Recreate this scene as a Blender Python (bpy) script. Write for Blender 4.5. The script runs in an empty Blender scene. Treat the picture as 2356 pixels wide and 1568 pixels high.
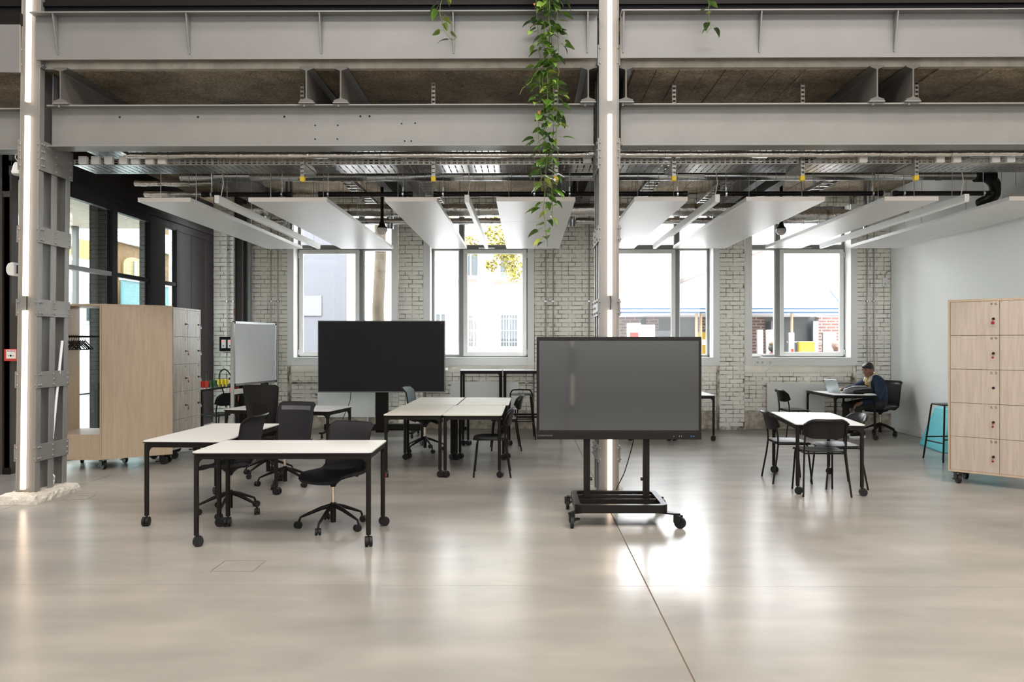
import bpy, bmesh, math, random
from mathutils import Vector, Matrix, Euler

C = bpy.context.scene.collection
S = bpy.context.scene
PI = math.pi

# ---------------------------------------------------------------- camera
cam_data = bpy.data.cameras.new('camera')
cam_data.sensor_width = 36.0
cam_data.lens = 36.0 * 1700.0 / 2356.0
cam_data.shift_x = -0.00866
cam_data.shift_y = 0.00212
cam = bpy.data.objects.new('camera', cam_data)
cam.location = (0, 0, 1.585)
cam.rotation_euler = (PI / 2, 0, 0.008)
C.objects.link(cam)
S.camera = cam

# ---------------------------------------------------------------- sky, light, exposure
world = bpy.data.worlds.new('overcast_sky')
S.world = world
world.use_nodes = True
wn = world.node_tree
wn.nodes.clear()
w_out = wn.nodes.new('ShaderNodeOutputWorld')
w_bg = wn.nodes.new('ShaderNodeBackground')
w_tc = wn.nodes.new('ShaderNodeTexCoord')
w_sep = wn.nodes.new('ShaderNodeSeparateXYZ')
w_ramp = wn.nodes.new('ShaderNodeValToRGB')
w_ramp.color_ramp.elements[0].position = 0.0
w_ramp.color_ramp.elements[0].color = (0.83, 0.85, 0.88, 1)
w_ramp.color_ramp.elements[1].position = 1.0
w_ramp.color_ramp.elements[1].color = (0.95, 0.97, 1.0, 1)
wn.links.new(w_tc.outputs['Generated'], w_sep.inputs[0])
wn.links.new(w_sep.outputs['Z'], w_ramp.inputs[0])
wn.links.new(w_ramp.outputs[0], w_bg.inputs['Color'])
w_bg.inputs['Strength'].default_value = 22.0
wn.links.new(w_bg.outputs[0], w_out.inputs[0])

def area(name, loc, rot, sx, sy, power, col, portal=False):
    l = bpy.data.lights.new(name, 'AREA')
    l.shape = 'RECTANGLE'; l.size = sx; l.size_y = sy
    l.energy = power; l.color = col
    if portal:
        l.cycles.is_portal = True
    o = bpy.data.objects.new(name, l)
    o.location = loc; o.rotation_euler = rot
    C.objects.link(o)
    return o

# the long rooflights over the hall in front of the gallery
area('rooflight', (3.5, 4.0, 9.4), (math.radians(-4), 0, 0), 15.0, 1.4, 560, (1.0, 0.94, 0.87))
area('rooflight.001', (1.5, -0.6, 9.4), (0, 0, 0), 15.0, 2.5, 1250, (1.0, 0.92, 0.84))
area('rear_fill_light', (2.0, -8.7, 4.4), (math.radians(90), 0, 0), 13.0, 5.2, 800, (0.90, 0.96, 1.0))  # added fill for screen gradient, beams and bricks; the rear wall has no window
# light portals: they only tell the sampler where the sky comes in
for k, xc in enumerate((-3.38, -0.88, 2.51, 5.0)):
    area('window_portal', (xc, 13.98, 2.76), (math.radians(-90), 0, 0), 1.75, 2.9, 1, (1, 1, 1), True)
area('glazing_portal', (-6.42, 11.4, 1.85), (0, math.radians(-90), 0), 3.6, 4.9, 1, (1, 1, 1), True)

S.view_settings.view_transform = 'Standard'
S.view_settings.look = 'None'
S.view_settings.gamma = 1.0
S.view_settings.use_curve_mapping = False
S.view_settings.exposure = 0.35
S.cycles.max_bounces = 10
S.cycles.diffuse_bounces = 7
S.cycles.glossy_bounces = 4
S.cycles.transparent_max_bounces = 12
S.cycles.caustics_reflective = False
S.cycles.caustics_refractive = False
S.cycles.sample_clamp_indirect = 40.0

# ---------------------------------------------------------------- materials
MATS = {}
def M(name, col, rough=0.5, metal=0.0, var=0.0, vscale=6.0, bump=0.0, bscale=80.0, randv=0.0,
      emit=None, estr=0.0, spec=0.5, stretch=None, dark=None):
    if name in MATS:
        return MATS[name]
    m = bpy.data.materials.new(name); m.use_nodes = True
    nt = m.node_tree; N = nt.nodes; L = nt.links
    b = N['Principled BSDF']
    b.inputs['Base Color'].default_value = (*col, 1)
    b.inputs['Roughness'].default_value = rough
    b.inputs['Metallic'].default_value = metal
    b.inputs['Specular IOR Level'].default_value = spec
    tc = None
    if var or bump:
        tc = N.new('ShaderNodeTexCoord')
        mp = N.new('ShaderNodeMapping')
        if stretch: mp.inputs['Scale'].default_value = stretch
        L.new(tc.outputs['Object'], mp.inputs['Vector'])
    last = None
    if var:
        no = N.new('ShaderNodeTexNoise'); no.inputs['Scale'].default_value = vscale
        no.inputs['Detail'].default_value = 5; no.inputs['Roughness'].default_value = 0.62
        L.new(mp.outputs[0], no.inputs['Vector'])
        rp = N.new('ShaderNodeValToRGB')
        rp.color_ramp.elements[0].position = 0.3; rp.color_ramp.elements[1].position = 0.7
        lo = dark if dark else tuple(max(0, c * (1 - var)) for c in col)
        hi = tuple(min(1, c * (1 + var * 0.6)) for c in col)
        rp.color_ramp.elements[0].color = (*lo, 1); rp.color_ramp.elements[1].color = (*hi, 1)
        L.new(no.outputs['Fac'], rp.inputs[0])
        last = rp.outputs[0]
    if randv:
        oi = N.new('ShaderNodeObjectInfo')
        hs = N.new('ShaderNodeHueSaturation')
        mr = N.new('ShaderNodeMapRange')
        mr.inputs['To Min'].default_value = 1 - randv; mr.inputs['To Max'].default_value = 1 + randv * 0.6
        L.new(oi.outputs['Random'], mr.inputs['Value'])
        L.new(mr.outputs[0], hs.inputs['Value'])
        if last: L.new(last, hs.inputs['Color'])
        else: hs.inputs['Color'].default_value = (*col, 1)
        last = hs.outputs[0]
    if last: L.new(last, b.inputs['Base Color'])
    if bump:
        n2 = N.new('ShaderNodeTexNoise'); n2.inputs['Scale'].default_value = bscale; n2.inputs['Detail'].default_value = 4
        L.new(mp.outputs[0], n2.inputs['Vector'])
        bp = N.new('ShaderNodeBump'); bp.inputs['Strength'].default_value = bump; bp.inputs['Distance'].default_value = 0.01
        L.new(n2.outputs['Fac'], bp.inputs['Height']); L.new(bp.outputs[0], b.inputs['Normal'])
    if emit:
        b.inputs['Emission Color'].default_value = (*emit, 1)
        b.inputs['Emission Strength'].default_value = estr
    MATS[name] = m
    return m

def glass_mat(name, tint=(0.955, 0.965, 0.97), refl=1.0):
    m = bpy.data.materials.new(name); m.use_nodes = True
    nt = m.node_tree; N = nt.nodes; L = nt.links; N.clear()
    o = N.new('ShaderNodeOutputMaterial'); t = N.new('ShaderNodeBsdfTransparent'); g = N.new('ShaderNodeBsdfGlossy')
    mx = N.new('ShaderNodeMixShader'); f = N.new('ShaderNodeFresnel'); f.inputs['IOR'].default_value = 1.45
    mu = N.new('ShaderNodeMath'); mu.operation = 'MULTIPLY'; mu.inputs[1].default_value = refl
    t.inputs['Color'].default_value = (*tint, 1); g.inputs['Roughness'].default_value = 0.01
    ge = N.new('ShaderNodeNewGeometry'); io = N.new('ShaderNodeMapRange')
    io.inputs['To Min'].default_value = 1.45; io.inputs['To Max'].default_value = 1 / 1.45
    L.new(ge.outputs['Backfacing'], io.inputs['Value']); L.new(io.outputs[0], f.inputs['IOR'])
    L.new(f.outputs[0], mu.inputs[0]); L.new(mu.outputs[0], mx.inputs[0])
    L.new(t.outputs[0], mx.inputs[1]); L.new(g.outputs[0], mx.inputs[2]); L.new(mx.outputs[0], o.inputs[0])
    MATS[name] = m
    return m

def floor_mat():
    m = bpy.data.materials.new('polished_concrete'); m.use_nodes = True
    nt = m.node_tree; N = nt.nodes; L = nt.links; b = N['Principled BSDF']
    tc = N.new('ShaderNodeTexCoord')
    def noise(scale, det, rough, st=None, dist=0.0):
        mp = N.new('ShaderNodeMapping')
        if st: mp.inputs['Scale'].default_value = st
        L.new(tc.outputs['Object'], mp.inputs[0])
        n = N.new('ShaderNodeTexNoise'); n.inputs['Scale'].default_value = scale
        n.inputs['Detail'].default_value = det; n.inputs['Roughness'].default_value = rough
        n.inputs['Distortion'].default_value = dist
        L.new(mp.outputs[0], n.inputs['Vector']); return n
    n1 = noise(0.55, 4, 0.55, None, 0.0)
    n2 = noise(1.3, 3, 0.5, (0.6, 1.9, 1), 0.0)
    n3 = noise(140, 2, 0.5)
    r1 = N.new('ShaderNodeValToRGB')
    e = r1.color_ramp.elements
    e[0].position = 0.15; e[0].color = (0.16, 0.16, 0.155, 1)
    e[1].position = 0.85; e[1].color = (0.36, 0.335, 0.31, 1)
    x = e.new(0.52); x.color = (0.28, 0.267, 0.247, 1)
    r1.color_ramp.interpolation = 'EASE'
    L.new(n1.outputs['Fac'], r1.inputs[0])
    r2 = N.new('ShaderNodeValToRGB')
    r2.color_ramp.elements[0].position = 0.22; r2.color_ramp.elements[0].color = (0.74, 0.75, 0.74, 1)
    r2.color_ramp.elements[1].position = 0.78; r2.color_ramp.elements[1].color = (1.12, 1.1, 1.07, 1)
    r2.color_ramp.interpolation = 'EASE'
    L.new(n2.outputs['Fac'], r2.inputs[0])
    mx = N.new('ShaderNodeMix'); mx.data_type = 'RGBA'; mx.blend_type = 'MULTIPLY'; mx.inputs['Factor'].default_value = 0.75
    L.new(r1.outputs[0], mx.inputs['A']); L.new(r2.outputs[0], mx.inputs['B'])
    r3 = N.new('ShaderNodeValToRGB')
    r3.color_ramp.elements[0].position = 0.25; r3.color_ramp.elements[0].color = (0.9, 0.9, 0.9, 1)
    r3.color_ramp.elements[1].position = 0.75; r3.color_ramp.elements[1].color = (1.08, 1.08, 1.08, 1)
    L.new(n3.outputs['Fac'], r3.inputs[0])
    m2 = N.new('ShaderNodeMix'); m2.data_type = 'RGBA'; m2.blend_type = 'MULTIPLY'; m2.inputs['Factor'].default_value = 0.0
    L.new(mx.outputs['Result'], m2.inputs['A']); L.new(r3.outputs[0], m2.inputs['B'])
    L.new(m2.outputs['Result'], b.inputs['Base Color'])
    b.inputs['Roughness'].default_value = 0.235
    b.inputs['Specular IOR Level'].default_value = 0.2
    MATS['floor'] = m
    return m

def mortar_mat():
    m = bpy.data.materials.new('painted_mortar'); m.use_nodes = True
    nt = m.node_tree; N = nt.nodes; L = nt.links; b = N['Principled BSDF']
    tc = N.new('ShaderNodeTexCoord')
    n = N.new('ShaderNodeTexNoise'); n.inputs['Scale'].default_value = 4.5; n.inputs['Detail'].default_value = 8; n.inputs['Roughness'].default_value = 0.72
    L.new(tc.outputs['Object'], n.inputs['Vector'])
    r = N.new('ShaderNodeValToRGB'); e = r.color_ramp.elements
    e[0].position = 0.37; e[0].color = (0.05, 0.04, 0.028, 1)
    e[1].position = 0.59; e[1].color = (0.80, 0.77, 0.70, 1)
    x = e.new(0.48); x.color = (0.34, 0.30, 0.24, 1)
    L.new(n.outputs['Fac'], r.inputs[0]); L.new(r.outputs[0], b.inputs['Base Color'])
    b.inputs['Roughness'].default_value = 0.9
    MATS['mortar'] = m
    return m

def plywood(name, a, c):
    m = bpy.data.materials.new(name); m.use_nodes = True
    nt = m.node_tree; N = nt.nodes; L = nt.links; b = N['Principled BSDF']
    tc = N.new('ShaderNodeTexCoord'); mp = N.new('ShaderNodeMapping'); mp.inputs['Scale'].default_value = (14, 14, 0.9)
    L.new(tc.outputs['Object'], mp.inputs[0])
    n = N.new('ShaderNodeTexNoise'); n.inputs['Scale'].default_value = 2.2; n.inputs['Detail'].default_value = 5; n.inputs['Distortion'].default_value = 1.2
    L.new(mp.outputs[0], n.inputs['Vector'])
    r = N.new('ShaderNodeValToRGB'); r.color_ramp.elements[0].position = 0.3; r.color_ramp.elements[1].position = 0.66
    r.color_ramp.elements[0].color = (*a, 1); r.color_ramp.elements[1].color = (*c, 1)
    L.new(n.outputs['Fac'], r.inputs[0]); L.new(r.outputs[0], b.inputs['Base Color'])
    b.inputs['Roughness'].default_value = 0.42
    MATS[name] = m
    return m

def board_concrete():
    m = bpy.data.materials.new('rough_soffit'); m.use_nodes = True
    nt = m.node_tree; N = nt.nodes; L = nt.links; b = N['Principled BSDF']
    tc = N.new('ShaderNodeTexCoord')
    n = N.new('ShaderNodeTexNoise'); n.inputs['Scale'].default_value = 1.6; n.inputs['Detail'].default_value = 9; n.inputs['Roughness'].default_value = 0.7
    n2 = N.new('ShaderNodeTexNoise'); n2.inputs['Scale'].default_value = 38; n2.inputs['Detail'].default_value = 5
    L.new(tc.outputs['Object'], n.inputs['Vector']); L.new(tc.outputs['Object'], n2.inputs['Vector'])
    r = N.new('ShaderNodeValToRGB'); e = r.color_ramp.elements
    e[0].position = 0.3; e[0].color = (0.12, 0.095, 0.067, 1)
    e[1].position = 0.72; e[1].color = (0.52, 0.42, 0.29, 1)
    x = e.new(0.5); x.color = (0.29, 0.228, 0.16, 1)
    L.new(n.outputs['Fac'], r.inputs[0])
    r2 = N.new('ShaderNodeValToRGB'); r2.color_ramp.elements[0].position = 0.3; r2.color_ramp.elements[1].position = 0.62
    r2.color_ramp.elements[0].color = (0.45, 0.43, 0.4, 1); r2.color_ramp.elements[1].color = (1.1, 1.1, 1.08, 1)
    r2.color_ramp.interpolation = 'EASE'
    L.new(n2.outputs['Fac'], r2.inputs[0])
    mx = N.new('ShaderNodeMix'); mx.data_type = 'RGBA'; mx.blend_type = 'MULTIPLY'; mx.inputs['Factor'].default_value = 0.8
    L.new(r.outputs[0], mx.inputs['A']); L.new(r2.outputs[0], mx.inputs['B'])
    L.new(mx.outputs['Result'], b.inputs['Base Color'])
    bp = N.new('ShaderNodeBump'); bp.inputs['Strength'].default_value = 0.9; bp.inputs['Distance'].default_value = 0.02
    L.new(n2.outputs['Fac'], bp.inputs['Height']); L.new(bp.outputs[0], b.inputs['Normal'])
    b.inputs['Roughness'].default_value = 0.95
    MATS['soffit'] = m
    return m

floor_m = floor_mat(); mortar = mortar_mat(); soffit = board_concrete()
brick_m = M('white_painted_brick', (0.90, 0.875, 0.81), 0.75, var=0.06, vscale=9, bump=0.5, bscale=35, randv=0.05)
plaster = M('painted_plaster', (0.80, 0.78, 0.71), 0.85, var=0.12, vscale=3, bump=0.3, bscale=25)
base_plaster = M('worn_base_plaster', (0.62, 0.58, 0.50), 0.9, var=0.4, vscale=7, bump=0.7, bscale=30, dark=(0.22, 0.17, 0.12))
white_wall = M('white_wall_paint', (0.80, 0.80, 0.785), 0.7)
white_trim = M('white_trim_paint', (0.80, 0.80, 0.78), 0.45)
frame_in = M('white_window_sash', (0.78, 0.78, 0.76), 0.35)
frame_dk = M('grey_window_frame', (0.22, 0.23, 0.23), 0.4)
steel_p = M('grey_painted_steel', (0.185, 0.184, 0.176), 0.42, var=0.07, vscale=3, bump=0.12, bscale=45)
steel_l = M('pale_grey_painted_steel', (0.175, 0.175, 0.172), 0.40, var=0.06, vscale=2.5, bump=0.05, bscale=30)
steel_d = M('dark_painted_steel', (0.06, 0.053, 0.046), 0.5, var=0.1)
steel_j = M('shade_darkened_joist_steel', (0.115, 0.108, 0.098), 0.5, var=0.15, spec=0.3)  # joist colour darkened all over to carry the shade of their unlit sides
conc_edge = M('slab_edge_concrete', (0.36, 0.33, 0.285), 0.9, var=0.25, vscale=5, bump=0.5, bscale=40)
plinth_m = M('crumbled_plinth_concrete', (0.60, 0.56, 0.50), 0.95, var=0.22, vscale=14, bump=1.0, bscale=60)
black_m = M('black_powder_coat', (0.011, 0.0095, 0.0085), 0.38, spec=0.12)
black_p = M('black_plastic', (0.012, 0.011, 0.011), 0.33, spec=0.2)
black_w = M('black_frame_paint', (0.011, 0.0095, 0.009), 0.4, spec=0.1)
wheel_m = M('caster_rubber', (0.012, 0.012, 0.012), 0.45, spec=0.2)
red_m = M('red_plastic', (0.55, 0.03, 0.02), 0.4)
laminate = M('white_laminate', (0.58, 0.58, 0.57), 0.4, spec=0.2)
laminate_w = M('warm_white_laminate', (0.56, 0.54, 0.48), 0.5, spec=0.1)
mesh_f = M('charcoal_mesh_fabric', (0.019, 0.0185, 0.021), 0.75, spec=0.2, bump=0.5, bscale=400)
mesh_l = M('charcoal_top_band', (0.075, 0.075, 0.08), 0.55, bump=0.3, bscale=400)
grey_f = M('blue_grey_fabric', (0.12, 0.15, 0.165), 0.85, bump=0.4, bscale=300)
chrome = M('bronze_chrome', (0.62, 0.52, 0.40), 0.22, 1.0)
alu = M('brushed_aluminium', (0.72, 0.73, 0.74), 0.3, 0.9)
galv = M('galvanised_steel', (0.42, 0.42, 0.41), 0.24, 1.0, var=0.3, vscale=9)
galv_r = M('galvanised_rail', (0.36, 0.345, 0.31), 0.42, 0.7, var=0.15, vscale=9)
duct_m = M('spiral_duct_steel', (0.50, 0.52, 0.53), 0.20, 1.0, var=0.1, vscale=4)
foil = M('foil_insulation', (0.66, 0.64, 0.60), 0.27, 1.0, var=0.1, vscale=12, bump=0.9, bscale=28)
brown_p = M('brown_pipe_paint', (0.16, 0.115, 0.085), 0.5)
panel_m = M('white_acoustic_panel', (0.72, 0.715, 0.71), 0.36, spec=0.3)
panel_e = M('panel_edge_warm', (0.74, 0.68, 0.62), 0.5)
yellow_m = M('yellow_end_cap', (0.80, 0.55, 0.02), 0.45)
led_m = M('warm_led_diffuser', (1, 0.9, 0.8), 0.5, emit=(1.0, 0.74, 0.54), estr=3.6)
ply = plywood('birch_plywood', (0.37, 0.28, 0.195), (0.43, 0.335, 0.24))
ply_l = plywood('pale_birch_veneer', (0.36, 0.295, 0.245), (0.435, 0.365, 0.31))
ply_g = plywood('grey_washed_veneer', (0.30, 0.27, 0.23), (0.50, 0.455, 0.40))
seam_m = M('shadow_gap_brown', (0.10, 0.07, 0.045), 0.8)
screen_m = M('matte_dark_screen', (0.012, 0.0145, 0.0155), 0.30, spec=0.45)
for _k, _v in (('Coat Weight', 1.0), ('Coat Roughness', 0.05)): screen_m.node_tree.nodes['Principled BSDF'].inputs[_k].default_value = _v
screen_f = M('flat_dark_screen', (0.018, 0.017, 0.018), 0.5, spec=0.15)
bezel_m = M('black_bezel', (0.010, 0.008, 0.008), 0.35, spec=0.15)
bezel_g = M('grey_bezel_edge', (0.16, 0.155, 0.15), 0.35, 0.6)
wb_m = M('whiteboard_enamel', (0.70, 0.73, 0.75), 0.08)
teal_m = M('teal_foam_cover', (0.10, 0.46, 0.52), 0.6)
glass = glass_mat('window_glass')
glass_d = glass_mat('partition_glass', (0.80, 0.86, 0.85), 1.6)

# ---------------------------------------------------------------- mesh helpers
def obj(name, me, parent=None, loc=None, rot=None):
    o = bpy.data.objects.new(name, me); C.objects.link(o)
    if parent: o.parent = parent
    if loc: o.location = loc
    if rot: o.rotation_euler = rot
    return o

class MB:
    """collects simple shapes and links them as one mesh object"""
    def __init__(s): s.v = []; s.f = []; s.sm = []
    def add(s, vs, fs, smooth=False):
        n = len(s.v); s.v += [tuple(p) for p in vs]
        for f in fs: s.f.append([i + n for i in f]); s.sm.append(smooth)
        return s
    def box(s, x0, y0, z0, x1, y1, z1, mx=None):
        vs = [(x0,y0,z0),(x1,y0,z0),(x1,y1,z0),(x0,y1,z0),(x0,y0,z1),(x1,y0,z1),(x1,y1,z1),(x0,y1,z1)]
        if mx is not None: vs = [mx @ Vector(p) for p in vs]
        return s.add(vs, [(0,3,2,1),(4,5,6,7),(0,1,5,4),(1,2,6,5),(2,3,7,6),(3,0,4,7)])
    def cbox(s, c, d, mx=None):
        return s.box(c[0]-d[0]/2,c[1]-d[1]/2,c[2]-d[2]/2,c[0]+d[0]/2,c[1]+d[1]/2,c[2]+d[2]/2, mx)
    def tube(s, pts, r, n=8, cap=True, smooth=True):
        pts = [Vector(p) for p in pts]; k = len(pts)
        rs = r if isinstance(r, (list, tuple)) else [r] * k
        d0 = (pts[1]-pts[0]).normalized()
        up = Vector((0,0,1)) if abs(d0.z) < 0.9 else Vector((1,0,0))
        a = d0.cross(up).normalized(); rings = []
        for i, p in enumerate(pts):
            if i == 0: d = d0
            elif i == k-1: d = (pts[i]-pts[i-1]).normalized()
            else: d = ((pts[i]-pts[i-1]).normalized() + (pts[i+1]-pts[i]).normalized()).normalized()
            a = (a - d * a.dot(d)).normalized(); b = d.cross(a)
            rings.append([p + (a*math.cos(t)+b*math.sin(t))*rs[i] for t in [2*PI*j/n for j in range(n)]])
        vs = [q for g in rings for q in g]; fs = []
        for i in range(k-1):
            for j in range(n):
                j2 = (j+1) % n
                fs.append((i*n+j, i*n+j2, (i+1)*n+j2, (i+1)*n+j))
        s.add(vs, fs, smooth)
        if cap:
            s.add(rings[0], [tuple(range(n))[::-1]]); s.add(rings[-1], [tuple(range(n))])
        return s
    def cyl(s, p0, p1, r0, r1=None, n=12, smooth=True):
        return s.tube([p0, p1], [r0, r0 if r1 is None else r1], n, True, smooth)
    def lathe(s, prof, n=16, o=(0,0,0), smooth=True):
        k = len(prof); vs = []
        for r, z in prof:
            for j in range(n):
                t = 2*PI*j/n; vs.append((o[0]+r*math.cos(t), o[1]+r*math.sin(t), o[2]+z))
        fs = []
        for i in range(k-1):
            for j in range(n):
                j2 = (j+1) % n; fs.append((i*n+j, i*n+j2, (i+1)*n+j2, (i+1)*n+j))
        s.add(vs, fs, smooth)
        s.add(vs[:n], [tuple(range(n))[::-1]]); s.add(vs[-n:], [tuple(range(n))])
        return s
    def prism(s, poly, z0, z1, mx=None, smooth=False):
        n = len(poly)
        a = [Vector((p[0], p[1], z0)) for p in poly]; b = [Vector((p[0], p[1], z1)) for p in poly]
        if mx is not None: a = [mx @ p for p in a]; b = [mx @ p for p in b]
        s.add(a+b, [(i, (i+1) % n, (i+1) % n + n, i+n) for i in range(n)], smooth)
        s.add(a, [tuple(range(n))[::-1]]); s.add(b, [tuple(range(n))])
        return s
    def ring(s, outer, inner, z0, z1, mx=None):
        n = len(outer); P = []
        for z in (z0, z1):
            for poly in (outer, inner): P += [Vector((p[0], p[1], z)) for p in poly]
        if mx is not None: P = [mx @ p for p in P]
        fs = []
        for i in range(n):
            j = (i+1) % n
            fs += [(i, j, j+2*n, i+2*n), (n+j, n+i, n+i+2*n, n+j+2*n), (2*n+i, 2*n+j, 3*n+j, 3*n+i), (j, i, n+i, n+j)]
        return s.add(P, fs)
    def dome(s, c, r, axis=(0,0,1), n=8, h=None):
        ax = Vector(axis).normalized(); h = r if h is None else h
        up = Vector((0,0,1)) if abs(ax.z) < 0.9 else Vector((1,0,0))
        a = ax.cross(up).normalized(); b = ax.cross(a); c = Vector(c)
        vs = []; rows = 3
        for i in range(rows):
            t = PI/2*i/rows
            for j in range(n):
                q = 2*PI*j/n
                vs.append(c + (a*math.cos(q)+b*math.sin(q))*r*math.cos(t) + ax*h*math.sin(t))
        vs.append(c + ax*h); fs = []
        for i in range(rows-1):
            for j in range(n):
                j2 = (j+1) % n; fs.append((i*n+j, i*n+j2, (i+1)*n+j2, (i+1)*n+j))
        for j in range(n): fs.append(((rows-1)*n+j, (rows-1)*n+(j+1) % n, rows*n))
        return s.add(vs, fs, True)
    def ball(s, c, r, n=12, m=8, sc=(1,1,1)):
        vs = []; fs = []
        for i in range(m+1):
            t = PI*i/m
            for j in range(n):
                q = 2*PI*j/n
                vs.append((c[0]+r*sc[0]*math.sin(t)*math.cos(q), c[1]+r*sc[1]*math.sin(t)*math.sin(q), c[2]+r*sc[2]*math.cos(t)))
        for i in range(m):
            for j in range(n):
                j2 = (j+1) % n; fs.append((i*n+j, (i+1)*n+j, (i+1)*n+j2, i*n+j2))
        return s.add(vs, fs, True)
    def shell(s, fn, nu, nv, th=0.012, axis=1):
        """a sheet fn(u,v) with thickness along its normals"""
        P = [[Vector(fn(-1+2*i/nu, j/nv)) for i in range(nu+1)] for j in range(nv+1)]
        Nn = []
        for j in range(nv+1):
            row = []
            for i in range(nu+1):
                du = P[j][min(i+1,nu)]-P[j][max(i-1,0)]; dv = P[min(j+1,nv)][i]-P[max(j-1,0)][i]
                row.append(du.cross(dv).normalized())
            Nn.append(row)
        W = nu+1; A = []; B = []
        for j in range(nv+1):
            for i in range(W):
                A.append(P[j][i]+Nn[j][i]*th/2); B.append(P[j][i]-Nn[j][i]*th/2)
        n = len(A); fs = []
        for j in range(nv):
            for i in range(nu):
                q = j*W+i
                fs.append((q, q+1, q+W+1, q+W)); fs.append((n+q, n+q+W, n+q+W+1, n+q+1))
        rim = [j*W for j in range(nv+1)] + [nv*W+i for i in range(1,W)] + [j*W+nu for j in range(nv-1,-1,-1)] + [i for i in range(nu-1,0,-1)]
        for k in range(len(rim)):
            a, b = rim[k], rim[(k+1) % len(rim)]; fs.append((a, b, n+b, n+a))
        return s.add(A+B, fs, True)
    def mesh(s, name, mat):
        me = bpy.data.meshes.new(name); me.from_pydata(s.v, [], s.f)
        bm = bmesh.new(); bm.from_mesh(me)
        if len(s.v) < 60000:
            bmesh.ops.remove_doubles(bm, verts=bm.verts, dist=1e-6)
            for f, k in zip(bm.faces, s.sm): pass
            bmesh.ops.recalc_face_normals(bm, faces=bm.faces)
        bm.to_mesh(me); bm.free()
        if any(s.sm):
            me.polygons.foreach_set('use_smooth', [True]*len(me.polygons))
            me.set_sharp_from_angle(angle=math.radians(38))
        me.materials.append(mat)
        return me
    def build(s, name, mat, parent=None, loc=None, rot=None, bevel=0, kind=None, label=None):
        o = obj(name, s.mesh(name, mat), parent, loc, rot)
        if bevel:
            b = o.modifiers.new('bevel', 'BEVEL'); b.width = bevel; b.segments = 2; b.limit_method = 'ANGLE'; b.harden_normals = False
        if kind: o['kind'] = kind
        if label: o['label'] = label
        return o

def tag(o, label, cat=None, group=None, kind=None):
    o['label'] = label
    if cat: o['category'] = cat
    if group: o['group'] = group
    if kind: o['kind'] = kind
    return o
def thing(name, label, cat, loc=(0,0,0), rz=0, group=None, kind=None):
    o = bpy.data.objects.new(name, None); C.objects.link(o)
    o.empty_display_size = 0.1
    o.location = loc; o.rotation_euler = (0, 0, rz)
    return tag(o, label, cat, group, kind)
def struct(o, label):
    o['kind'] = 'structure'; o['label'] = label
    return o
def dup(root, loc, rz, label, group=None):
    def cp(o, par):
        c = o.copy(); C.objects.link(c)
        if par: c.parent = par
        for ch in list(o.children): cp(ch, c)
        return c
    r = cp(root, None); r.location = loc; r.rotation_euler = (0, 0, rz); r['label'] = label
    if group: r['group'] = group
    return r
def curve(pts, k=5):
    """a smooth path through the points"""
    P = [Vector(p) for p in pts]; P = [2*P[0]-P[1]] + P + [2*P[-1]-P[-2]]; out = []
    for i in range(1, len(P)-2):
        a, b, c, d = P[i-1:i+3]
        for j in range(k):
            t = j/k; out.append(0.5*((2*b)+(c-a)*t+(2*a-5*b+4*c-d)*t*t+(3*b-a-3*c+d)*t**3))
    return out + [P[-2]]
def rrect(x0, y0, x1, y1, r, n=5):
    out = []
    for cx, cy, a0 in ((x1-r,y1-r,0),(x0+r,y1-r,90),(x0+r,y0+r,180),(x1-r,y0+r,270)):
        for i in range(n+1):
            a = math.radians(a0+90*i/n); out.append((cx+r*math.cos(a), cy+r*math.sin(a)))
    return out
def text(name, body, size, mat, parent, loc, rot, ext=0.0006, sx=1.0):
    c = bpy.data.curves.new(name, 'FONT'); c.body = body; c.size = size; c.extrude = ext
    c.align_x = 'CENTER'; c.align_y = 'CENTER'
    tmp = bpy.data.objects.new(name, c); C.objects.link(tmp)
    me = bpy.data.meshes.new_from_object(tmp.evaluated_get(bpy.context.evaluated_depsgraph_get()))
    bpy.data.objects.remove(tmp); bpy.data.curves.remove(c)
    me.name = name; me.materials.clear(); me.materials.append(mat)
    o = obj(name, me, parent, loc, rot); o.scale = (sx, 1, 1)
    return o
def remeshed(name, mb, mat, parent, voxel=0.012, smooth=4):
    o = mb.build(name, mat, parent)
    r = o.modifiers.new('remesh', 'REMESH'); r.mode = 'VOXEL'; r.voxel_size = voxel; r.use_smooth_shade = True
    if smooth:
        k = o.modifiers.new('smooth', 'SMOOTH'); k.iterations = smooth; k.factor = 0.5
    return o
def limb(mb, pts):
    """capsule chain: pts = [(xyz, radius), ...]"""
    mb.tube([p for p, r in pts], [r for p, r in pts], 14)
    for p, r in pts: mb.ball(p, r, 14, 8)

# ================================================================ FLOOR
random.seed(7)
jx = [-11.0, -5.0, 0.786, 6.6, 13.0]
jy = [-9.0, -4.0, 1.9, 4.83, 7.74, 10.7, 14.9]
floor = MB().box(-11, -9, -0.2, 13, 14.9, -0.006).build('floor', M('joint_filler', (0.20, 0.145, 0.10), 0.8))
struct(floor, 'polished grey concrete floor of the whole hall with sawn joints')
for i in range(len(jx)-1):
    for j in range(len(jy)-1):
        g = 0.0045; h = 0.0016
        MB().box(jx[i]+g, jy[j]+h, -0.006, jx[i+1]-g, jy[j+1]-h, 0).build('floor_slab', floor_m, floor)

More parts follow.
